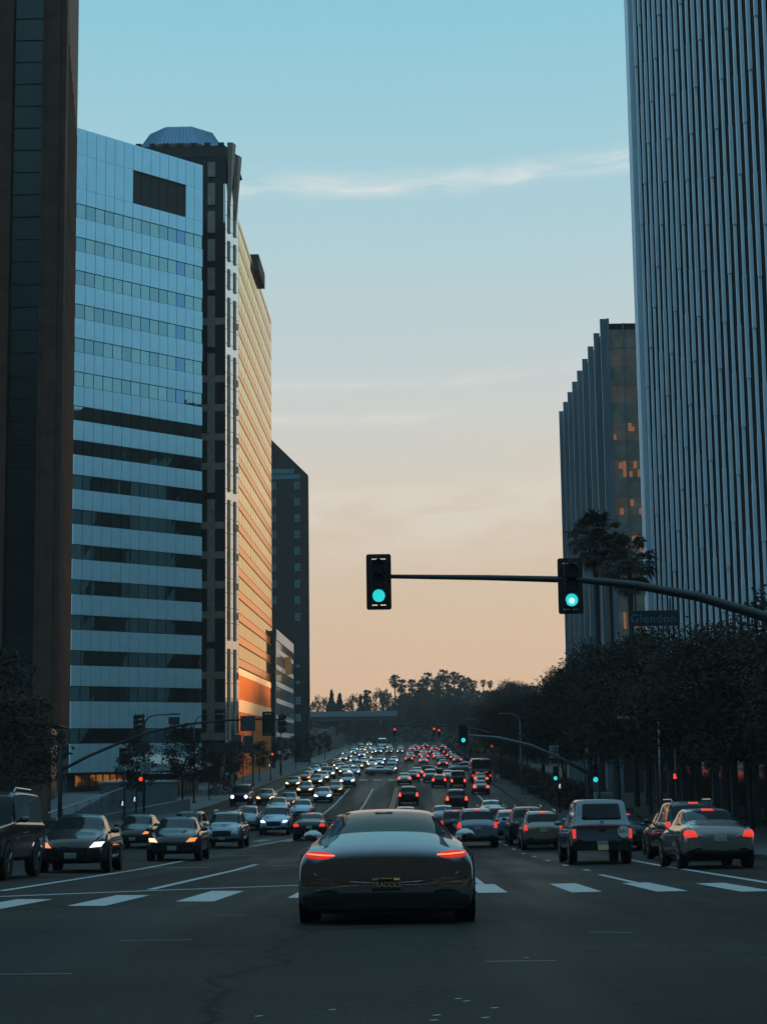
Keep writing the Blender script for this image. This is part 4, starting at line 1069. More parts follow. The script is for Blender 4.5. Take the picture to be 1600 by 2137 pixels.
# --- middle distance and far traffic
MID = [  # kind, x, y, heading, colour, tail, lamps, label
 ('boxy', -15.6, 157, 1, 'black', 0, 'head_white', 'black SUV with white lamps parked at the left curb'),
 ('sedan', -13.6, 161, 1, 'grey', 0, 'head_warm', 'dark sedan right beside the black SUV at the left curb'),
 ('sedan', -10.6, 136, 1, 'slate', 0, None, 'dark sedan squeezed behind the pale-blue crossover'),
 ('sedan', -10.7, 150, 1, 'charcoal', 0, 'head_amber', 'dark sedan with orange lamps above the pale-blue sedan'),
 ('sedan', -8.5, 166, 1, 'slate', 0, 'head_white', 'blue-grey sedan with two white lamps left of the white lane line'),
 ('sedan', -11.2, 182, 1, 'charcoal', 0, 'head_warm', 'dark sedan with big warm lamps, mid street'),
 ('sedan', -13.8, 201, 1, 'charcoal', 0, 'head_warm', 'dark car with two small warm lamps nearest the left curb past the crossing'),
 ('sedan', -8.1, 183, 1, 'grey', 0, 'head_amber', 'grey car with one orange lamp right of the white-lamped sedan'),
 ('sedan', -11.6, 209, 1, 'black', 0, 'head_warm', 'black sedan behind the car with big warm lamps'),
 ('suv', -7.6, 206, 1, 'slate', 0, 'head_white', 'large blue-grey SUV with white lamps at the third crosswalk'),
 ('suv', -11.5, 239, 1, 'charcoal', 0, 'head_white', 'dark car with greenish-white lamps beyond the third crosswalk'),
 ('sedan', -14.6, 262, 1, 'silver', 0, 'head_white', 'silver car in the far curb lane on the left'),
 ('sedan', -14.7, 243, 1, 'slate', 0, None, 'unlit slate car at the far left curb'),
 ('sedan', -14.1, 276, 1, 'charcoal', 0, 'head_white', 'dark car second from the end of the curb lane row'),
 ('sedan', -11.3, 278, 1, 'white', 0, 'head_white', 'white car with pale roof in the middle oncoming lane'),
 ('sedan', -10.6, 292, 1, 'charcoal', 0, 'head_amber', 'dark car with one strong orange lamp behind the white car'),
 ('hatch', -8.3, 254, 1, 'paleblue', 0, 'head_white', 'pale-blue small car behind the large blue-grey SUV'),
 ('suv', -8.9, 289, 1, 'black', 0, 'head_warm', 'black car standing alone above the pale-blue small car'),
 ('sedan', -13.8, 316, 1, 'slate', 0, None, 'pale-roofed car at the end of the curb lane row'),
 ('sedan', -6.0, 267, 1, 'slate', 0, 'head_warm', 'slate car with one warm lamp left of the silver crossing car'),
 ('suv', -6.8, 305, 1, 'silver', 0, 'head_warm', 'silver SUV directly behind the slate car with one warm lamp'),
 ('sedan', -5.8, 322, 1, 'white', 0, 'head_white', 'white car behind the silver SUV'),
 ('sedan', -6.0, 356, 1, 'charcoal', 0, 'head_white', 'dark car heading the gap before the far cluster'),
 ('suv', -3.0, 268, 1, 'black', 0, 'head_warm', 'black SUV with two big yellow headlamps, centre of the crossing'),
 ('sedan', -3.2, 310, 1, 'grey', 0, None, 'grey car behind the yellow-lamped SUV'),
 ('sedan', -3.3, 345, 1, 'silver', 0, 'head_white', 'silver car second behind the yellow-lamped SUV'),
 ('sedan', -14.1, 390, 1, 'black', 0, 'head_white', 'black car at the front left of the far oncoming cluster'),
 ('sedan', -11.5, 406, 1, 'paleblue', 0, 'head_white', 'pale-blue car at the front of the far oncoming cluster'),
 ('sedan', -15.9, 420, 1, 'black', 0, 'head_warm', 'black car at the left edge of the far oncoming cluster'),
 ('sedan', -14.4, 436, 1, 'silver', 0, 'head_warm', 'silver car in the second row at the left of the far cluster'),
 ('sedan', -13.0, 424, 1, 'charcoal', 0, 'head_warm', 'charcoal car between the black and pale-blue cars of the far cluster'),
 ('suv', -12.6, 452, 1, 'silver', 0, 'head_warm', 'silver SUV in the middle of the far cluster'),
 ('sedan', -10.2, 432, 1, 'charcoal', 0, 'head_warm', 'charcoal car just behind the pale-blue car of the far cluster'),
 ('sedan', -10.0, 466, 1, 'white', 0, 'head_warm', 'white car in the back row of the far cluster'),
 ('suv', -8.1, 436, 1, 'slate', 0, 'head_white', 'slate SUV with pairs of white lamps at the right of the far cluster'),
 ('sedan', -8.0, 474, 1, 'silver', 0, None, 'silver car in the far cluster just below the white bus'),
 ('sedan', -5.4, 440, 1, 'black', 0, 'head_amber', 'dark car with two orange headlamps, alone right of the far cluster'),
 ('sedan', -5.3, 462, 1, 'silver', 0, None, 'silver car directly behind the orange-lamped far car'),
 ('sedan', -2.6, 444, 1, 'black', 0, 'head_warm', 'dark car nearest the centre line in the far oncoming lanes'),
 ('sedan', -2.6, 472, 1, 'silver', 0, None, 'silver-roofed car behind the one nearest the centre line'),
 ('sedan', -15.5, 540, 1, 'silver', 0, None, 'tiny pale car at the far end of the left curb'),
 ('sedan', -13.0, 545, 1, 'white', 0, 'head_warm', 'tiny white car at the far end left of the bus'),
 ('sedan', .0, 410, 0, 'black', 1, None, 'black car with two red dots, leftmost of the far departing cars'),
 ('sedan', 1.9, 432, 0, 'black', 0, None, 'unlit black car between far departing cars'),
 ('sedan', 3.3, 378, 0, 'charcoal', 1, None, 'charcoal car nearest in the far departing column with bright red lamps'),
 ('sedan', 2.9, 398, 0, 'silver', 1, None, 'silver car with red lamps behind the nearest in the far column'),
 ('sedan', 6.2, 402, 0, 'grey', 1, None, 'grey car with red lamps in the far second lane'),
 ('sedan', 6.4, 345, 0, 'charcoal', 0, None, 'unlit charcoal car alone in the far second lane'),
 ('suv', 9.0, 412, 0, 'charcoal', 1, None, 'dark SUV with a pale roof in the far right lane'),
 ('sedan', 9.1, 385, 0, 'charcoal', 1, None, 'dark car with red lamps nearest in the far right lane'),
 ('sedan', 5.6, 424, 0, 'charcoal', 1, None, 'dark car with red lamps behind the grey car of the far second lane'),
 ('suv', 8.4, 440, 0, 'black', 1, None, 'black SUV with red lamps, rearmost in the far right lane'),
 ('sedan', 3.4, 424, 0, 'grey', 1, None, 'grey car with red lamps third in the far column'),
 ('sedan', .6, 462, 0, 'silver', 1, None, 'silver car with red dots, farthest of the departing cars'),
 ('sedan', 3.2, 470, 0, 'black', 1, None, 'black car with red dots beside the farthest departing silver car'),
 ('sedan', -.75, 212, 0, 'silver', 1, None, 'silver sedan with red lamps first at the third crosswalk'),
 ('sedan', .35, 224, 0, 'charcoal', 1, None, 'charcoal car just behind-right of the silver sedan at the crosswalk'),
 ('suv', 2.6, 220, 0, 'silver', 1, None, 'silver SUV with red lamps left of the small dark hatchback'),
 ('hatch', 3.4, 201, 0, 'black', 1, None, 'small dark hatchback with red lamps, second lane at the crosswalk'),
 ('sedan', 5.0, 222, 0, 'silver', 1, None, 'silver car hidden behind the tall black van'),
 ('boxy', 5.6, 199, 0, 'black', 1, None, 'tall black van with wide red lamps left of the bus'),
 ('sedan', 8.55, 205, 0, 'grey', 1, None, 'grey sedan with three red lamps right behind the bus'),
 ('suv', -.2, 158, 0, 'charcoal', 1, None, 'dark SUV with a red roof lamp alone in the middle lane'),
 ('suv', 3.9, 144, 0, 'black', 1, None, 'black SUV with a pale roof edge and red lamps in the second lane'),
 ('sedan', -11.6, 225, 1, 'silver', 0, 'head_warm', 'silver car just before the third crosswalk, middle oncoming lane'),
 ('sedan', -13.9, 224, 1, 'charcoal', 0, 'head_amber', 'dark car with amber lamps just before the third crosswalk, curb lane'),
 ('sedan', -9.9, 258, 1, 'silver', 0, 'head_warm', 'silver car behind the dark green-lamped SUV'),
 ('sedan', -12.7, 300, 1, 'grey', 0, 'head_warm', 'grey car with warm lamps behind the row of the curb lane'),
 ('sedan', -8.9, 330, 1, 'white', 0, 'head_warm', 'white car with warm lamps behind the lone black car'),
 ('sedan', -11.4, 345, 1, 'slate', 0, 'head_white', 'slate car with white lamps, in the gap below the far cluster'),
 ('sedan', -14.2, 362, 1, 'silver', 0, 'head_warm', 'silver car leading the far cluster in the curb lane'),
 ('sedan', -9.3, 378, 1, 'charcoal', 0, 'head_warm', 'charcoal car in front of the far cluster on its right'),
 ('sedan', -12.0, 487, 1, 'grey', 0, 'head_warm', 'grey car deep in the far cluster left of the white bus'),
 ('sedan', -15.2, 470, 1, 'charcoal', 0, 'head_warm', 'charcoal car at the rear left of the far cluster'),
 ('sedan', -6.0, 495, 1, 'silver', 0, 'head_warm', 'silver car at the rear right of the far cluster'),
 ('sedan', 1.0, 242, 0, 'silver', 1, None, 'silver car with red lamps behind the crossing black sedan'),
 ('sedan', 5.8, 300, 0, 'charcoal', 1, None, 'charcoal car with red lamps past the crossing in the second lane'),
 ('sedan', 2.6, 330, 0, 'silver', 1, None, 'silver car with red lamps alone past the crossing'),
 ('sedan', -0.2, 352, 0, 'black', 1, None, 'black car with red lamps left of the unlit charcoal car'),
 ('sedan', 9.2, 330, 0, 'grey', 1, None, 'grey car with red lamps past the bus in the right lane'),
 ('sedan', 9.3, 358, 0, 'black', 1, None, 'black car with red lamps second past the bus in the right lane'),
 ('sedan', 5.9, 372, 0, 'silver', 1, None, 'silver car with red lamps just ahead of the unlit charcoal car'),
 ('sedan', 0.2, 388, 0, 'charcoal', 1, None, 'charcoal car with red lamps just behind the leftmost far black car'),
 ('sedan', 6.6, 462, 0, 'charcoal', 1, None, 'charcoal car with red dots at the end of the far second lane'),
 ('sedan', 9.4, 476, 0, 'silver', 1, None, 'silver car with red dots at the end of the far right lane'),
 ('sedan', 1.6, 492, 0, 'grey', 1, None, 'grey car with red dots at the crest of the road'),
 ('sedan', 4.6, 505, 0, 'black', 1, None, 'black car with red dots at the crest, second lane'),
 ('sedan', 7.4, 178, 0, 'grey', 1, None, 'grey car with red lamps in front of the black SUV, third lane'),
]
for (kd, x, y, oncoming, colr, tl, lp, lab) in MID:
    yy_ = y + (2.3 if not oncoming else -.0)
    if lp: lp = lp.replace('head_', 'head_far_')
    place(kd, x, yy_, ONC if oncoming else FWD, colr, lab, tail='tail_far' if tl else 'tail_off', lamp=lp, group=(G2 if oncoming else G1) if y < 240 else G3, full=False)
place('sedan', -4.6, 258, R_(-78), 'silver', 'silver sedan turning sideways across the third crossing', group='cars crossing the street')
place('sedan', 2.6, 255, R_(80), 'black', 'black sedan seen from the side, crossing behind the stopped cars', group='cars crossing the street')
place('suv', 8.1, 262, R_(82), 'slate', 'slate-blue car seen from the side left of the bus', group='cars crossing the street')
bus = place('bus', 8.9, 217.8, FWD, 'charcoal', 'dark city bus with round red rear lamps in the right lane', 'bus', full=True, tail='tail', name='bus')
bs2 = place('bus', -8.4, 520, ONC, 'white', 'small white bus at the far end of the oncoming lanes', 'bus', full=True, name='bus')

# ================================================================== TREES
def crown_mesh(seed, n_lobes, n_leaf, leaf, rx=1.0, rz=.8, flat=.0):
    """leaf-sized faces on the skins of many overlapping lobes, inside a crown of radius 1"""
    r = random.Random(seed); b = MB(); lobes = []
    for i in range(n_lobes):
        a = r.uniform(0, 2 * math.pi); h = r.uniform(-.75, 1) ; q = math.sqrt(max(0, 1 - h * h * .8)) * r.uniform(.35, .95)
        lobes.append((Vector((q * rx * math.cos(a), q * rx * math.sin(a), h * rz)), r.uniform(.17, .36)))
    for c, rad in lobes:
        for i in range(n_leaf):
            d = Vector((r.gauss(0, 1), r.gauss(0, 1), r.gauss(0, 1))).normalized()
            p = c + Vector((d.x, d.y, d.z * .8)) * rad * r.uniform(.55, 1.15)
            t = Vector((r.gauss(0, 1), r.gauss(0, 1), r.gauss(0, .7))).normalized(); s_ = t.cross(Vector((r.gauss(0, 1), r.gauss(0, 1), r.gauss(0, 1)))).normalized()
            l, w = leaf * r.uniform(.6, 1.3), leaf * r.uniform(.3, .55)
            b.add([p - t * l, p + s_ * w, p + t * l, p - s_ * w], [(0, 1, 2, 3)])
    return b
def limb_trunk(seed, h, r0, spread):
    r = random.Random(seed); b = MB()
    b.tube([(0, 0, -.3), (r.uniform(-.02, .02), r.uniform(-.02, .02), h * .25), (r.uniform(-.03, .03), r.uniform(-.03, .03), h * .5)], [r0 * 1.25, r0, r0 * .8], 8)
    for i in range(6):
        a = 2 * math.pi * i / 6 + r.uniform(-.4, .4); q = spread * r.uniform(.5, .9)
        b.tube([(0, 0, h * r.uniform(.36, .48)), (q * .45 * math.cos(a), q * .45 * math.sin(a), h * .64), (q * math.cos(a), q * math.sin(a), h * r.uniform(.78, .92))], [r0 * .55, r0 * .35, r0 * .12], 6)
    return b
TP = {}
def tree(kind, x, y, h, r, label, group, z=None, rz=0.0):
    key = kind
    if key not in TP:
        root = bpy.data.objects.new('t', None); COL.objects.link(root)
        if kind[0] == 'ficus':
            limb_trunk(kind[1], 1.0, .015, .42).build('trunk', M['bark'], root)
            o = crown_mesh(kind[1] + 10, 100, 210, .029, 1.0, .72).build('crown', M['leaf'], root)
            o.location = (0, 0, .66); o.scale = (.48, .48, .44)
        elif kind[0] == 'street':
            limb_trunk(kind[1], 1.0, .016, .28).build('trunk', M['bark'], root)
            o = crown_mesh(kind[1] + 20, 50, 70, .06, 1.0, 1.0).build('crown', M['leaf'], root)
            o.location = (0, 0, .66); o.scale = (.36, .36, .34)
        elif kind[0] == 'far':
            limb_trunk(kind[1], 1.0, .025, .3).build('trunk', M['bark'], root)
            o = crown_mesh(kind[1] + 30, 30, 34, .085, 1.0, .9).build('crown', M['leaf_far'], root)
            o.location = (0, 0, .58); o.scale = (.42, .42, .44)
        elif kind[0] == 'cypress':
            limb_trunk(kind[1], 1.0, .02, .1).build('trunk', M['bark'], root)
            rr = random.Random(kind[1]); b_ = MB()
            for i in range(900):
                zz = rr.uniform(.12, 1.0); q = .24 * (1 - zz) ** .7 * rr.uniform(.3, 1.1) * (1 + .3 * math.sin(zz * 19 + kind[1])); a = rr.uniform(0, 6.28)
                p = Vector((q * math.cos(a), q * math.sin(a), zz)); t = Vector((rr.gauss(0, 1), rr.gauss(0, 1), rr.gauss(.5, 1))).normalized() * .045; s_ = t.cross(Vector((rr.gauss(0, 1), rr.gauss(0, 1), 0))).normalized() * .02
                b_.add([p - t, p + s_, p + t, p - s_], [(0, 1, 2, 3)])
            b_.build('crown', M['leaf_far'], root)
        TP[key] = root
    else: root = copy_tree(TP[key])
    root.name = {'ficus': 'street_tree', 'street': 'young_tree', 'far': 'hill_tree', 'cypress': 'conifer_tree'}[kind[0]]
    root.location = (x, y, (gz(x, y) if z is None else z)); root.rotation_euler = (0, 0, rz)
    w = r / {'ficus': .54, 'street': .42, 'far': .48, 'cypress': .25}[kind[0]]
    root.scale = (w, w, h)
    for kk in ('label', 'category', 'group'):
        if kk in root: del root[kk]
    return tag(root, label, 'tree', group)
GR = 'big dark trees lining the right sidewalk'
for i, (x, y, h, r, lab) in enumerate([
    (16.4, 62, 10.0, 5.0, 'dark spreading tree at the right photo edge under the mast arm'),
    (14.6, 79, 9.6, 4.9, 'dark spreading tree below the lettered street sign, second from the photo edge'),
    (14.2, 96, 11.0, 5.0, 'dark spreading tree standing in front of the ribbed tower corner'),
    (13.8, 113, 11.4, 5.0, 'dark spreading tree rising in front of the finned office base'),
    (13.6, 132, 11.2, 4.8, 'dark spreading tree under the left corner of the finned office'),
    (13.6, 152, 10.0, 4.4, 'dark round tree where the right crown line steps down to the hill'),
    (13.8, 177, 9.6, 4.4, 'dark round tree above the pale sign on the right sidewalk'),
    (14.2, 207, 9.4, 4.4, 'dark round tree behind the mast arm with the small green light'),
    (14.6, 245, 10.5, 4.8, 'dark round tree to the right of the city bus')]):
    tree(('ficus', i % 3), x, y, h, r, lab, GR, rz=i * 1.3)
for i, (x, y, h, r, lab) in enumerate([  # inner row added to block the sky and darken the sidewalk
    (18.2, 70, 9.0, 4.6, 'added inner shade tree near the arcade, behind the two trees at the right photo edge'), (17.6, 88, 9.6, 4.6, 'added inner shade tree near the arcade below the ribbed tower'),
    (17.4, 104, 10.2, 4.6, 'added inner shade tree near the arcade behind the tree at the ribbed tower corner'), (17.2, 122, 10.2, 4.6, 'added inner shade tree near the arcade in front of the palms'), (17.6, 165, 9.8, 4.6, 'added inner shade tree at the foot of the finned office')]):
    tree(('ficus', (i + 2) % 3), x, y, h, r, lab, GR, rz=i * 2.3 + .5)
GB = 'dark trees behind the right sidewalk down the street'
for i, (x, y, h, r, lab) in enumerate([
    (18, 285, 12, 6, 'dark tree mass first behind the city bus'), (20, 330, 13, 6.5, 'dark tree behind the green far signal'), (17, 370, 11, 5, 'dark tree above the far right lane cars'),
    (24, 400, 16, 7.5, 'large dark tree half way to the hill on the right'), (19, 440, 12, 6, 'dark tree near the road end on the right'), (30, 470, 18, 8, 'tall dark tree at the foot of the hill'),
    (15, 500, 12, 6, 'dark tree beside the road end below the palms'), (36, 350, 17, 8, 'wide dark tree back from the street behind the sidewalk trees'), (40, 420, 20, 9, 'wide tall dark tree under the hill house'), (13, 560, 15, 7, 'dark tree closing the street end under the palms'), (50, 500, 22, 10, 'big dark tree on the slope left of the finned office'),
    (4, 596, 14, 7, 'dark tree in line with the road at its end')]):
    tree(('ficus', (i + 1) % 3), x, y, h, r, lab, GB, rz=i * 2.1)
GL = 'street trees on the left sidewalk'
for i, (x, y, h, r, lab) in enumerate([
    (-19.0, 141, 6.8, 2.3, 'dark street tree in front of the stone corner tower base'), (-20.6, 128, 5.6, 1.9, 'dark street tree left of the corner tower by the plaza wall'),
    (-19.6, 166, 5.4, 1.8, 'small street tree to the right of the leaning columns'), (-19.8, 192, 5.2, 1.8, 'small street tree beside the white canopy shop'), (-19.8, 222, 5.0, 1.8, 'small street tree just past the white canopy shop'),
    (-19.6, 255, 5.4, 1.9, 'small street tree below the low office block'), (-19.6, 290, 5.4, 1.9, 'small street tree below the gabled tower'), (-19.6, 335, 5.6, 2, 'far street tree beyond the gabled tower corner'), (-19.0, 380, 6, 2.2, 'last small street tree before the overpass'),
    (-19.4, 77, 8.4, 3.4, 'shadowy tree at the left photo edge in front of the brown tower'), (-22.4, 97, 7.4, 3.0, 'shadowy tree at the foot of the brown tower')]):
    tree(('street', i % 3), x, y, h, r, lab, GL, z=gz(x, y) + .15, rz=i)
GHL = 'trees on the skyline beyond the overpass'
for i, (px, ty, kd, rr) in enumerate([(648, 1468, 0, 2.6), (663, 1458, 0, 3), (679, 1462, 0, 2.6), (694, 1443, 1, 3), (711, 1450, 1, 3.4), (727, 1462, 0, 2.8), (741, 1456, 0, 2.6), (754, 1452, 1, 2.4), (765, 1450, 1, 2.6), (778, 1462, 0, 2.8), (793, 1446, 0, 3.2), (806, 1442, 0, 3.4), (820, 1450, 0, 3.6)]):
    y = 612 + (i % 3) * 9; x = (px - 855) * y / 3500; zt = EYE + (1560 - ty + (855 - px) * .013) * y / 3500
    z0 = hz(x, y) - .3
    tree(('far', i % 4) if not kd else ('cypress', i % 2), x, y, zt - z0, rr * 1.15, ['bushy', 'pointed'][kd] + ' skyline tree, number %d from the left beyond the overpass' % (i + 1), GHL, z=z0, rz=i)
GHR = 'trees on the wooded hill at the end of the street'
rr_ = random.Random(5); idx = 0
for px in range(835, 1200, 13):
    for lay in range(2):
        y = 640 + lay * 55 + rr_.uniform(-12, 12); x = (px + rr_.uniform(-5, 5) - 855) * y / 3500
        z0 = hz(x, y) - .6; tgt = {0: 1462, 1: 1445}[lay] + rr_.uniform(-7, 9)
        if px > 1095: tgt -= 14 + (px - 1095) * .12
        if 1000 < px < 1095: tgt += 6
        zt = EYE + (1560 - tgt - (px - 855) * .013) * y / 3500
        h = max(5.0, min(15.0, zt - z0)); idx += 1
        tree(('far', idx % 4), x, y, h, rr_.uniform(2.6, 4.2), 'round dark hill tree among others below the skyline at the street end', GHR, z=z0, rz=idx)

# undergrowth that clothes the hill between the trees
b = MB(); r = random.Random(11)
for i in range(16000):
    x = r.uniform(-40, 110); y = r.uniform(606, 730); z = hz(x, y) + r.uniform(.2, 3.2)
    t = Vector((r.gauss(0, 1), r.gauss(0, 1), r.gauss(0, 1))).normalized(); s_ = t.cross(Vector((r.gauss(0, 1), r.gauss(0, 1), r.gauss(0, 1)))).normalized()
    if i % 3 == 0: x = r.uniform(20, 75) if i % 2 else r.uniform(10.5, 30); y = r.uniform(300, 606); z = gz(x, y) + r.uniform(.2, 3.4)
    p = Vector((x, y, z)); b.add([p - t * .9, p + s_ * .5, p + t * .9, p - s_ * .5], [(0, 1, 2, 3)])
tag(b.build('undergrowth', M['leaf_far']), kind='stuff')

# --- fan palms
def palm_crown(seed, fronds, blades, dead):
    r = random.Random(seed); b = MB()
    for i in range(fronds + dead):
        a = r.uniform(0, 2 * math.pi); isd = i >= fronds
        el = r.uniform(-.55, 1.25) if not isd else r.uniform(-1.35, -.8)
        d = Vector((math.cos(a) * math.cos(el), math.sin(a) * math.cos(el), math.sin(el)))
        ln = r.uniform(.45, .62); tip = d * ln + Vector((0, 0, -.05 if not isd else -.12))
        b.tube([(0, 0, 0), tip], [.018, .012], 4, 1 if isd else 0, False)
        side = d.cross(Vector((0, 0, 1))).normalized(); up = side.cross(d).normalized()
        for k in range(blades):
            t = -1.25 + 2.5 * k / (blades - 1)
            e = (d * math.cos(t) + side * math.sin(t)).normalized(); L_ = r.uniform(.40, .52) * (1 - .18 * abs(t))
            q = tip + e * L_ * .6 + up * .03; w_ = (side * math.cos(t) - d * math.sin(t)) * .030
            en = tip + e * L_ + Vector((0, 0, -.13 * r.uniform(.4, 1.5)))
            b.add([tip, q + w_, en, q - w_], [(0, 1, 2, 3)], 1 if isd else 0)
    return b
PP = {}
def palm(x, y, ztop, rad, label, group, z0, seed=0, lean=0.0):
    key = seed
    if key not in PP:
        root = bpy.data.objects.new('palm', None); COL.objects.link(root)
        c = palm_crown(seed + 40, 44, 13, 16).build('crown', [M['palm_leaf'], M['palm_dead']], root)
        MB().tube([(0, 0, -1), (.0, .0, -.5), (0, 0, .02)], [1.0, .8, .9], 8).build('trunk', M['bark'], root)
        PP[key] = root
    else: root = copy_tree(PP[key])
    root.name = 'palm_tree'; root.location = (x, y, z0); root.rotation_euler = (0, lean, seed * 1.7)
    for ch in kids(root):
        if ch.name.startswith('crown'): ch.location = (0, 0, ztop - z0); ch.scale = (rad,) * 3; ch.rotation_euler = (0, 0, x * 3.1)
        else: ch.location = (0, 0, ztop - z0); ch.scale = (.24 * max(.8, rad / 2.6), .24 * max(.8, rad / 2.6), ztop - z0)
    for kk in ('label', 'category', 'group'):
        if kk in root: del root[kk]
    return tag(root, label, 'palm tree', group)
GP = 'tall palms in front of the finned office'
palm(16.9, 150, 20.0, 3.0, 'tall dark fan palm whose crown covers the left of the finned office', GP, gz(16.9, 150), 0)
palm(18.3, 138, 16.4, 2.7, 'shorter fan palm right above the street-name sign', GP, gz(18.3, 138), 1)
palm(17.9, 148, 18.4, 2.5, 'fan palm squeezed between the two other big palms', GP, gz(17.9, 148), 2)
GPF = 'row of far palms on the hill skyline'
for i, (px, py) in enumerate([(826, 1421), (839, 1430), (861, 1430), (875, 1438), (893, 1416), (884, 1430), (908, 1430), (926, 1410), (935, 1422), (949, 1414), (963, 1422), (974, 1426), (985, 1430), (768, 1452), (1009, 1426), (1023, 1428), (917, 1424)]):
    y = 655 + (i % 3) * 12; x = (px - 855) * y / 3500; zt = EYE + (1560 - py - (px - 855) * .013) * y / 3500
    o = palm(x, y, zt, 2.9 if px < 1000 else 1.6, 'far fan palm, number %d of the skyline palms counted from the left' % (sorted([826, 839, 861, 875, 893, 884, 908, 926, 935, 949, 963, 974, 985, 768, 1009, 1023, 917]).index(px) + 1), GPF, hz(x, y) - .5, i % 3)

# hedges added under the right-hand trees to darken the sidewalk
hm_ = None
for i, (x, y, ln, lab) in enumerate([(13.2, 140, 7, 'added dark hedge under the trees behind the pale notice sign'), (13.4, 158, 7, 'added dark hedge between the notice sign and the lamp post on the right'), (13.4, 176, 8, 'added dark hedge beside the right lamp post'),
                                    (13.6, 198, 9, 'added dark hedge on the right sidewalk level with the bus'), (13.6, 222, 10, 'added dark hedge on the right sidewalk behind the bus'), (14, 250, 11, 'added dark hedge past the bus on the right sidewalk'), (14, 290, 16, 'far added dark hedge along the right sidewalk')]):
    if hm_ is None: o = crown_mesh(91, 70, 60, .06, 1.0, .6).build('hedge', M['leaf']); hm_ = o.data
    else: o = bpy.data.objects.new('hedge', hm_); COL.objects.link(o)
    o.location = (x, y, gz(x, y) + 1.0); o.scale = (2.0, ln, 1.7); tag(o, lab, 'hedge', 'hedges added to darken the right sidewalk')
for i, (x, y, h, r, lab) in enumerate([(17.5, 192, 9.6, 4.6, 'added inner shade tree behind the right lamp post'), (17.8, 226, 10, 4.8, 'added inner shade tree behind the bus'), (13.9, 222, 8.6, 4.0, 'added round shade tree at the curb right behind the bus'), (14.2, 268, 9.6, 4.4, 'added round shade tree at the curb past the bus')]):  # extra trees added to put the right sidewalk in shadow
    tree(('ficus', i % 3), x, y, h, r, lab, GR, rz=i * 1.9 + .3)
# shrub in a sidewalk bed
o = crown_mesh(77, 30, 50, .07, 1.0, .5).build('sidewalk_shrub', M['leaf']); o.location = (-20.2, 181, gz(-20, 181) + .8); o.scale = (1.4, 5, 1.6)
tag(o, 'low olive shrub bed on the left sidewalk by the white canopy shop', 'shrub')

# ================================================================== SIGNALS, POLES, SIGNS
def visor(b, cx, cz, r, ln, m=0):
    n = 14; base = len(b.v)
    for i in range(n + 1):
        a = R_(-35) + R_(250) * i / n
        for (q, y) in ((r, 0), (r, -ln * (1.0 if 40 < math.degrees(a) < 140 else .75)), (r - .008, -ln * .75), (r - .008, 0)):
            b.v.append((cx + q * math.cos(a), y, cz + q * math.sin(a)))
    for i in range(n):
        for k in range(3):
            b.f.append((base + i * 4 + k, base + i * 4 + k + 1, base + (i + 1) * 4 + k + 1, base + (i + 1) * 4 + k)); b.m.append(m)
def traffic_signal(loc, rz, label, group, lit=2, plate=True, body='signal_black', core=False, scale=1.0, wide=1.0, name='traffic_signal'):
    root = empty(name, loc, rz, label, 'traffic signal', group); root.scale = (scale,) * 3
    b = MB()
    for k in range(3): b.box(-.17, .17, -.09, .11, .185 - .36 * k + .005, .535 - .36 * k - .005)
    b.tube([(0, .01, .535), (0, .01, .64)], .035, 8); b.tube([(0, .01, -.54), (0, .01, -.6)], .03, 8)
    b.build('housing', M[body], root, bevel=.03)
    if plate:     # dark plate round the signal with narrow louvre slots through it
        W2, H2 = .305 * wide, .685; b = MB(); rr2 = .05
        slots = [(-.17, -.035, H2 - .125), (.035, .17, H2 - .125), (-.17, -.035, -H2 + .105), (.035, .17, -H2 + .105)]
        b.box(-W2, W2, .115, .13, -H2 + .13, H2 - .14)
        b.box(-W2, -.17, .1151, .1301, H2 - .14, H2 - .11); b.box(-.035, .035, .1151, .1301, H2 - .14, H2 - .11); b.box(.17, W2, .1151, .1301, H2 - .14, H2 - .11)
        b.box(-W2, -.17, .1151, .1301, -H2 + .10, -H2 + .13); b.box(-.035, .035, .1151, .1301, -H2 + .10, -H2 + .13); b.box(.17, W2, .1151, .1301, -H2 + .10, -H2 + .13)
        b.prism_y([(-W2, H2 - .11), (W2, H2 - .11), (W2, H2 - rr2), (W2 - rr2 * .3, H2 - rr2 * .3), (W2 - rr2, H2), (-W2 + rr2, H2), (-W2 + rr2 * .3, H2 - rr2 * .3), (-W2, H2 - rr2)], .115, .13)
        b.prism_y([(-W2, -H2 + .10), (-W2, -H2 + rr2), (-W2 + rr2 * .3, -H2 + rr2 * .3), (-W2 + rr2, -H2), (W2 - rr2, -H2), (W2 - rr2 * .3, -H2 + rr2 * .3), (W2, -H2 + rr2), (W2, -H2 + .10)], .115, .13)
        b.build('backplate', M['signal_black'], root)
    for k in range(3):
        z = .36 - .36 * k
        m_ = M['lens_off']
        if k == lit: m_ = M['red'] if k == 0 else M['green']
        l_ = MB().disc((0, -.095, z), .152, 'y', 28, .012).build('lens', m_, root)
        if k == lit and core: MB().disc((0, -.11, z - .02), .075, 'y', 20, .004).build('lamp_core', M['green_core'], l_)
        b = MB(); visor(b, 0, z, .165, .2); o = b.build('visor', M[body], root); o.location = (0, -.09, 0)
    return root
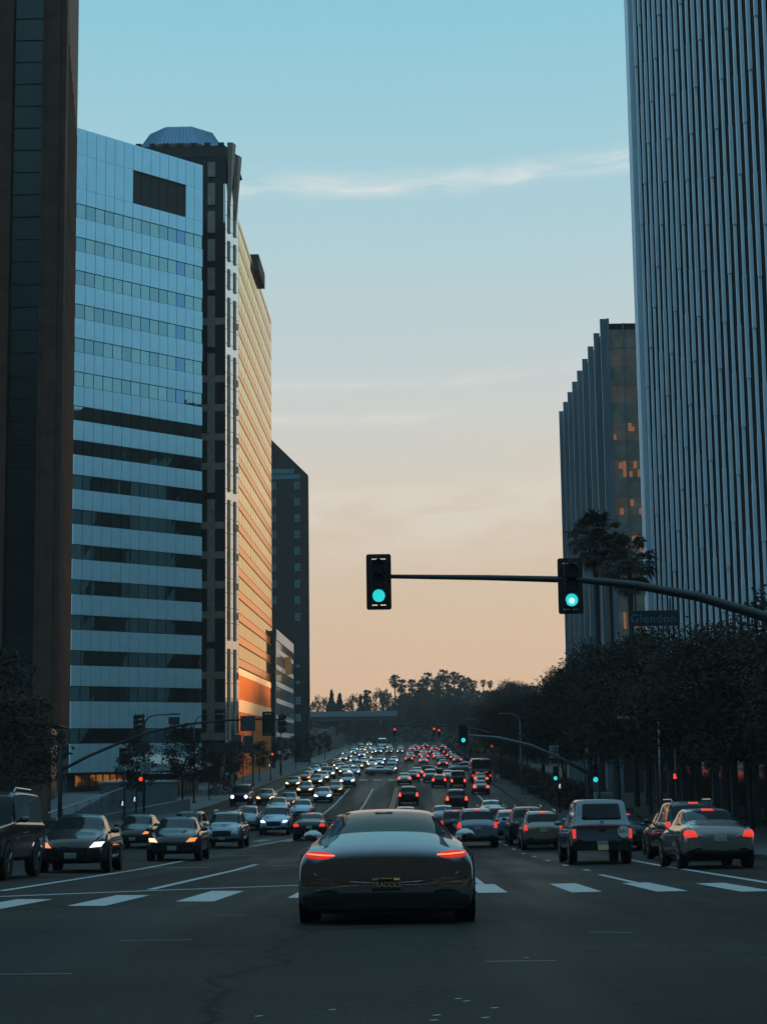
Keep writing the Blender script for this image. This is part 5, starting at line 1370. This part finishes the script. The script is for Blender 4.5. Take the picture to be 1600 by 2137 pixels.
def ped_signal(loc, label, group, kind='walk', rz=0):
    root = empty('pedestrian_signal', loc, rz, label, 'pedestrian signal', group)
    MB().box(-.21, .21, -.02, .2, -.21, .21).build('housing', M['signal_black'], root, bevel=.02)
    b = MB(); m_ = M['white_led']; y = -.045
    if kind == 'walk':
        b.disc((0.01, y, .12), .04, 'y', 12, .005)
        for p, q, w in (((0, .08), (-.01, -.03), .038), ((-.01, -.03), (.07, -.16), .028), ((-.01, -.03), (-.08, -.15), .028), ((0, .06), (.08, 0), .02), ((0, .06), (-.07, .0), .02)):
            b.tube([(p[0], y, p[1]), (q[0], y, q[1])], w * .6, 6)
    else:
        m_ = M['red']; b.box(-.07, .05, y - .004, y, -.1, .03)
        for i in range(4): b.box(-.07 + i * .032, -.045 + i * .032, y - .004, y, .031, .13)
        b.box(.051, .1, y - .004, y, -.06, -.02)
    b.build('symbol', m_, root)
    return root
def pole(loc, h, label, cat='pole', group=None, r=.09, arm=None, lum=None, name='signal_pole', m='dark_steel', arm_r=(.11, .05)):
    root = empty(name, loc, 0, label, cat, group)
    b = MB(); b.tube([(0, 0, 0), (0, 0, h)], [r, r * .75], 12); b.build('post', M[m], root, smooth=True)
    MB().tube([(0, 0, -.05), (0, 0, .22), (0, 0, .3)], [r * 2.1, r * 2.0, r * 1.1], 12).build('base', M[m], root)
    if arm:
        n = len(arm); b = MB(); b.tube([Vector(p) - Vector(loc) for p in arm], [arm_r[0] + (arm_r[1] - arm_r[0]) * i / (n - 1) for i in range(n)], 12); b.build('mast_arm', M[m], root, smooth=True)
    if lum:
        b = MB(); p1 = Vector(lum) - Vector(loc)
        b.tube([(0, 0, h), (p1.x * .15, p1.y * .15, h + (p1.z - h) * .7), (p1.x * .45, p1.y * .45, p1.z - .02), tuple(p1)], [.06, .05, .045, .04], 8); b.build('bracket_arm', M[m], root, smooth=True)
        MB().box(p1.x - .15, p1.x + .65, p1.y - .13, p1.y + .13, p1.z - .05, p1.z + .09).build('lamp_head', M['steel'], root, bevel=.03)
    return root

# main mast arm over the near crossing
AY = 41.0
pole((12.3, AY, gz(12.3, AY) + .15), 6.2, 'dark mast pole whose long arm carries the two big green signals', 'signal mast', r=.17,
     arm=[(12.3, AY, 2.9), (10.6, AY, 3.66), (8.75, AY, 4.33), (7.1, AY, 4.86), (5.6, AY, 5.16), (4.3, AY, 5.31), (2.0, AY, 5.40), (-.62, AY, 5.47)], arm_r=(.17, .05), name='signal_mast')
GS = 'big green signals on the near mast arm'
traffic_signal((-.70, AY - .18, 5.33), 0, 'big signal showing plain green, alone against the sky at the arm tip', GS, core=False)
traffic_signal((3.98, AY - .18, 5.16), 0, 'big signal showing green with a white core, in front of the finned office', GS, core=True)
ss = empty('street_name_sign', (5.96, AY - .12, 4.34), 0, 'dark blue street-name sign reading Glendon below the mast arm', 'street sign')
MB().box(-.60, .60, -.015, .015, -.19, .19).build('panel', M['sign_blue'], ss, bevel=.008)
text_mesh('Glendon', .29, .003, M['sign_letter'], 'lettering', ss, (0, -.02, -.015), 1.12)
for x in (-.42, .42): MB().box(x - .02, x + .02, -.01, .01, .191, .72 - .28 * (x + .42)).build('hanger', M['dark_steel'], ss)

# second crossing, right side
pole((12.3, 118, gz(12.3, 118) + .15), 6.4, 'mast pole at the second crossing, right sidewalk, under the dark trees', 'signal mast', r=.15,
     arm=[(12.3, 118, -.6), (10.6, 118, .35), (8.4, 118, 1.35), (6.2, 118, 1.9), (4.6, 118, 2.05), (3.6, 118, 2.1)], arm_r=(.14, .05), name='signal_mast', m='steel')
traffic_signal((3.72, 117.8, 2.12), 0, 'small green signal at the tip of the second mast arm beside the bus', 'signals at the second crossing', scale=1.0)
for (x, y, z, lab, pl_) in [(11.05, 130, -.8, 'green signal on the pole with the pale sign, right sidewalk', 'slim pole with a pale sign and green signal'), (11.05, 102, -.38, 'green signal on a slim pole above the pickup', 'slim dark pole with a green signal above the pickup')]:
    pole((x + .25, y, gz(x, y) + .15), 5.6 if y == 130 else 4.2, pl_, 'signal pole', 'slim signal poles on the right sidewalk', r=.07)
    traffic_signal((x, y - .25, z), 0, lab, 'signals at the second crossing', plate=False)
sg = empty('pole_sign', (11.0, 129.7, .85), 0, 'pale rectangular notice sign on the slim right pole', 'sign')
MB().box(-.35, .35, -.012, .012, -.47, .47).build('panel', M['sign_pale'], sg)
b = MB()
for i, w in enumerate((.25, .2, .26, .18, .22)): b.box(-w, w, -.02, -.0125, .30 - i * .15, .355 - i * .15)
b.build('notice_lines', M['sign_ink'], sg)
ped_signal((11.35, 129.6, -1.75), 'white walking-man signal below the pale notice sign', 'pedestrian signals')
pole((12.0, 77, gz(12, 77) + .15), 4.0, 'slim dark pole with a red hand signal over the champagne sedan', 'signal pole', 'slim signal poles on the right sidewalk', r=.07)
ped_signal((11.9, 76.7, -.15), 'red hand signal on the slim pole over the champagne sedan', 'pedestrian signals', 'hand')
pole((13.2, 90, gz(13.2, 90) + .15), 6.2, 'thin steel lamp pole among the right sidewalk trees', 'lamp post', None, r=.08, name='lamp_post', m='steel', lum=(11.2, 90, 2.7))

# third crossing: arm with reds
pole((12.2, 228, gz(12.2, 228) + .15), 7.2, 'far mast pole with an arm of red signals over the third crossing', 'signal mast', r=.14,
     arm=[(12.2, 228, 2.6), (9, 228, 3.6), (5, 228, 4.1), (1, 228, 4.2), (-2.2, 228, 4.2)], arm_r=(.14, .05), name='signal_mast')
for (x, z, lab) in [(-2.0, 3.75, 'far red signal hanging alone near the street centre'), (3.3, 3.75, 'left one of a close pair of far red signals'), (3.95, 3.55, 'right one of a close pair of far red signals')]:
    traffic_signal((x, 227.7, z - .36), 0, lab, 'far red signals', lit=0, plate=False)
pole((11.2, 226, gz(11.2, 226) + .15), 4.6, 'far thin pole with a red signal above the bus', 'signal pole', None, r=.07)
traffic_signal((10.9, 225.8, 1.0), 0, 'far red signal on a thin pole above the bus', 'far red signals', lit=0, plate=False)
pole((-18.6, 226, gz(-18.6, 226) + .15), 4.4, 'far thin pole with a red signal on the left sidewalk', 'signal pole', None, r=.07)
traffic_signal((-18.3, 225.7, .3), 0, 'far red signal on the left sidewalk by the white canopy', 'far red signals', lit=0, plate=False)
ped_signal((-18.7, 225.6, -.8), 'far white walking-man signal under the red signal on the left sidewalk', 'pedestrian signals')

# left sidewalk, second crossing
gl = gz(-19.2, 122) + .15
pole((-19.15, 122, gl), 6.9, 'tall dark pole with a curved lamp arm and no-U-turn sign', 'lamp post', None, r=.10, lum=(-17.2, 122, 3.9), name='lamp_post')
pole((-20.55, 122, gl), 3.6, 'short dark pole with walking-man signals near the plaza handrail', 'signal pole', None, r=.08)
GK = 'brown signal heads seen from the side on the left'
traffic_signal((-19.75, 121.9, 3.35), R_(60), 'brown signal head turned right, high on the tall left pole', GK, lit=9, plate=False, body='signal_brown')
traffic_signal((-19.30, 122.2, 3.4), R_(-75), 'brown signal head turned left, high on the tall left pole', GK, lit=9, plate=False, body='signal_brown', name='traffic_signal')
traffic_signal((-20.75, 121.8, 1.0), R_(70), 'brown signal head turned right, on the lower left pole', GK, lit=9, plate=False, body='signal_brown')
traffic_signal((-20.25, 122.1, 1.05), R_(-70), 'brown signal head turned left, on the lower left pole', GK, lit=9, plate=False, body='signal_brown')
traffic_signal((-19.3, 121.6, -1.05), 0, 'red signal below the no-U-turn sign on the left', 'signals at the second crossing', lit=0, plate=False)
ped_signal((-19.75, 121.6, -2.1), 'white walking-man signal on the tall left pole', 'pedestrian signals')
ped_signal((-20.6, 121.5, -2.4), 'second walking-man signal on the short left pole', 'pedestrian signals')
o = empty('side_street_sign', (-19.2, 121.7, 1.55), 0, 'dark street-name plate on the tall left pole', 'street sign')
MB().box(-.48, .48, -.02, .02, -.3, .3).build('panel', M['sign_ink'], o)
o = empty('no_u_turn_sign', (-18.95, 121.6, .12), 0, 'square no-U-turn sign with a slashed ring on the tall left pole', 'traffic sign')
MB().box(-.37, .37, -.012, .012, -.37, .37).build('panel', M['sign_pale'], o)
b = MB(); ringp = [(.29 * math.cos(2 * math.pi * i / 28), -.03, .29 * math.sin(2 * math.pi * i / 28)) for i in range(29)]
b.tube(ringp, .03, 5); b.tube([(-.2, -.03, .2), (.2, -.03, -.2)], .028, 5); b.build('ring', M['signal_brown'], o)
b = MB(); b.tube([(.11, -.025, -.18), (.11, -.025, .06), (.06, -.025, .14), (-.04, -.025, .14), (-.09, -.025, .06), (-.09, -.025, -.08)], .026, 6)
b.add([(-.17, -.03, -.06), (-.01, -.03, -.06), (-.09, -.03, -.19)], [(0, 1, 2)]); b.build('arrow', M['sign_ink'], o)

# left mast arm seen from behind
def at(px, py, Y): return ((px - 855) * Y / 3500, Y, EYE + (1560 - py + (855 - px) * .0131) * Y / 3500)
pole((-19.0, 92, gz(-19, 92) + .15), 5.0, 'left mast pole at the foot of the blue tower, arm rising over the oncoming lanes', 'signal mast', r=.13,
     arm=[(-19.0, 92, .3), (-17.6, 92.5, 1.05), (-16.1, 93, 1.7), (-14.3, 93.5, 2.35), (-12.4, 94.2, 2.75), (-10.3, 95, 2.95), (-8.5, 96, 3.0), (-7.2, 97, 2.98)], arm_r=(.09, .04), name='signal_mast', m='signal_black')
GQ = 'signal heads seen from behind on the left mast arm'
traffic_signal((-8.05, 96.4, 2.75), R_(180), 'dark back of the wider signal on the left mast arm, before the copper slab', GQ, lit=9, wide=1.1)
traffic_signal((-7.35, 97.2, 2.75), R_(180 - 40), 'narrow dark back of the last signal on the left mast arm', GQ, lit=9, plate=False)
MB_ = MB().box(-.42, .42, -.02, .02, -.42, .42).build('arm_sign_board', M['banner']); MB_.location = (-9.05, 94.6, 2.75); tag(MB_, 'square blue-grey sign board seen from behind on the left mast arm', 'sign')
o = MB().box(-.3, .3, -.1, .1, -.2, .2).tube([(0, 0, -.2), (0, 0, -.55)], .04, 6).build('arm_sensor_box', M['dark_steel'], bevel=.02); o.location = (-13.1, 94.0, 2.95); tag(o, 'small dark sensor box on top of the left mast arm', 'sensor box')

# banners, lamp posts and bins on the left sidewalk
for (x, y, z, w, h_, lab) in [(-22.1, 100, 1.1, .42, 1.6, 'narrow pale-blue banner in front of the brown tower'), (-18.6, 195, 1.9, 1.1, 2.0, 'pale blue-grey banner in front of the copper slab base'), (-19.8, 195, 1.9, .8, 2.2, 'narrower blue-grey banner left of the copper slab base')]:
    r_ = empty('street_banner', (x, y, z), 0, lab, 'banner', 'banners on the left sidewalk poles')
    MB().box(-w / 2, w / 2, -.01, .01, -h_ / 2, h_ / 2).build('cloth', M['banner'], r_)
    MB().tube([(-w / 2 - .08, 0, gz(x, y) + .15 - z), (-w / 2 - .08, 0, h_ / 2 + .3)], .05, 8).build('post', M['dark_steel'], r_)
    for s_ in (-1, 1): MB().tube([(-w / 2 - .08, 0, s_ * h_ / 2 * .98), (w / 2, 0, s_ * h_ / 2 * .98)], .02, 6).build('rod', M['dark_steel'], r_)
GLP = 'lamp posts along the left sidewalk'
for (x, y, lab) in [(-20.4, 160, 'lamp post with curved arm before the stone corner tower'), (-19.0, 205, 'lamp post at the copper slab base'), (-19.0, 250, 'lamp post before the low office block'), (-19.0, 320, 'lamp post under the gabled tower')]:
    pole((x, y, gz(x, y) + .15), 7.4, lab, 'lamp post', GLP, r=.09, lum=(x + 2.2, y, gz(x, y) + 8.4), name='lamp_post')
GLR = 'lamp posts along the right sidewalk'
for (x, y, lab) in [(11.2, 172, 'lamp post on the right sidewalk near the pale notice sign'), (11.2, 270, 'far lamp post on the right sidewalk past the bus')]:
    pole((x, y, gz(x, y) + .15), 7.4, lab, 'lamp post', GLR, r=.08, lum=(x - 2.0, y, gz(x, y) + 8.3), name='lamp_post', m='steel')
for (x, y, lab) in [(12.4, 110, 'grey metal kiosk cabinet on the right sidewalk beside the green signal'), (11.9, 96, 'low dark utility cabinet behind the pickup')]:
    k_ = empty('utility_cabinet', (x, y, gz(x, y) + .15), 0, lab, 'cabinet', 'cabinets on the right sidewalk')
    MB().box(-.55, .55, -.35, .35, .1, 1.9 if y > 100 else 1.25).build('housing', M['grey_wall'] if y > 100 else M['dark_wall'], k_, bevel=.03)
    MB().box(-.6, .6, -.4, .4, 0, .1).build('base', M['concrete'], k_)
    MB().box(-.45, .45, -.372, -.352, .25, 1.7 if y > 100 else 1.1).build('door', M['steel'], k_)

# ------------------------------------------------------------------ thin volume added over the whole street to lift the dark tones
hm = bpy.data.materials.new('tone_lift_air'); hm.use_nodes = True
nt = hm.node_tree; nt.nodes.clear()
ho_, pv = nt.nodes.new('ShaderNodeOutputMaterial'), nt.nodes.new('ShaderNodeVolumePrincipled')
pv.inputs['Density'].default_value = .0002; pv.inputs['Color'].default_value = (.98, .92, .86, 1)
nt.links.new(pv.outputs[0], ho_.inputs['Volume'])
tag(MB().box(-910, 910, -65, 970, -8, 100).build('tone_lift_haze', hm), kind='stuff')
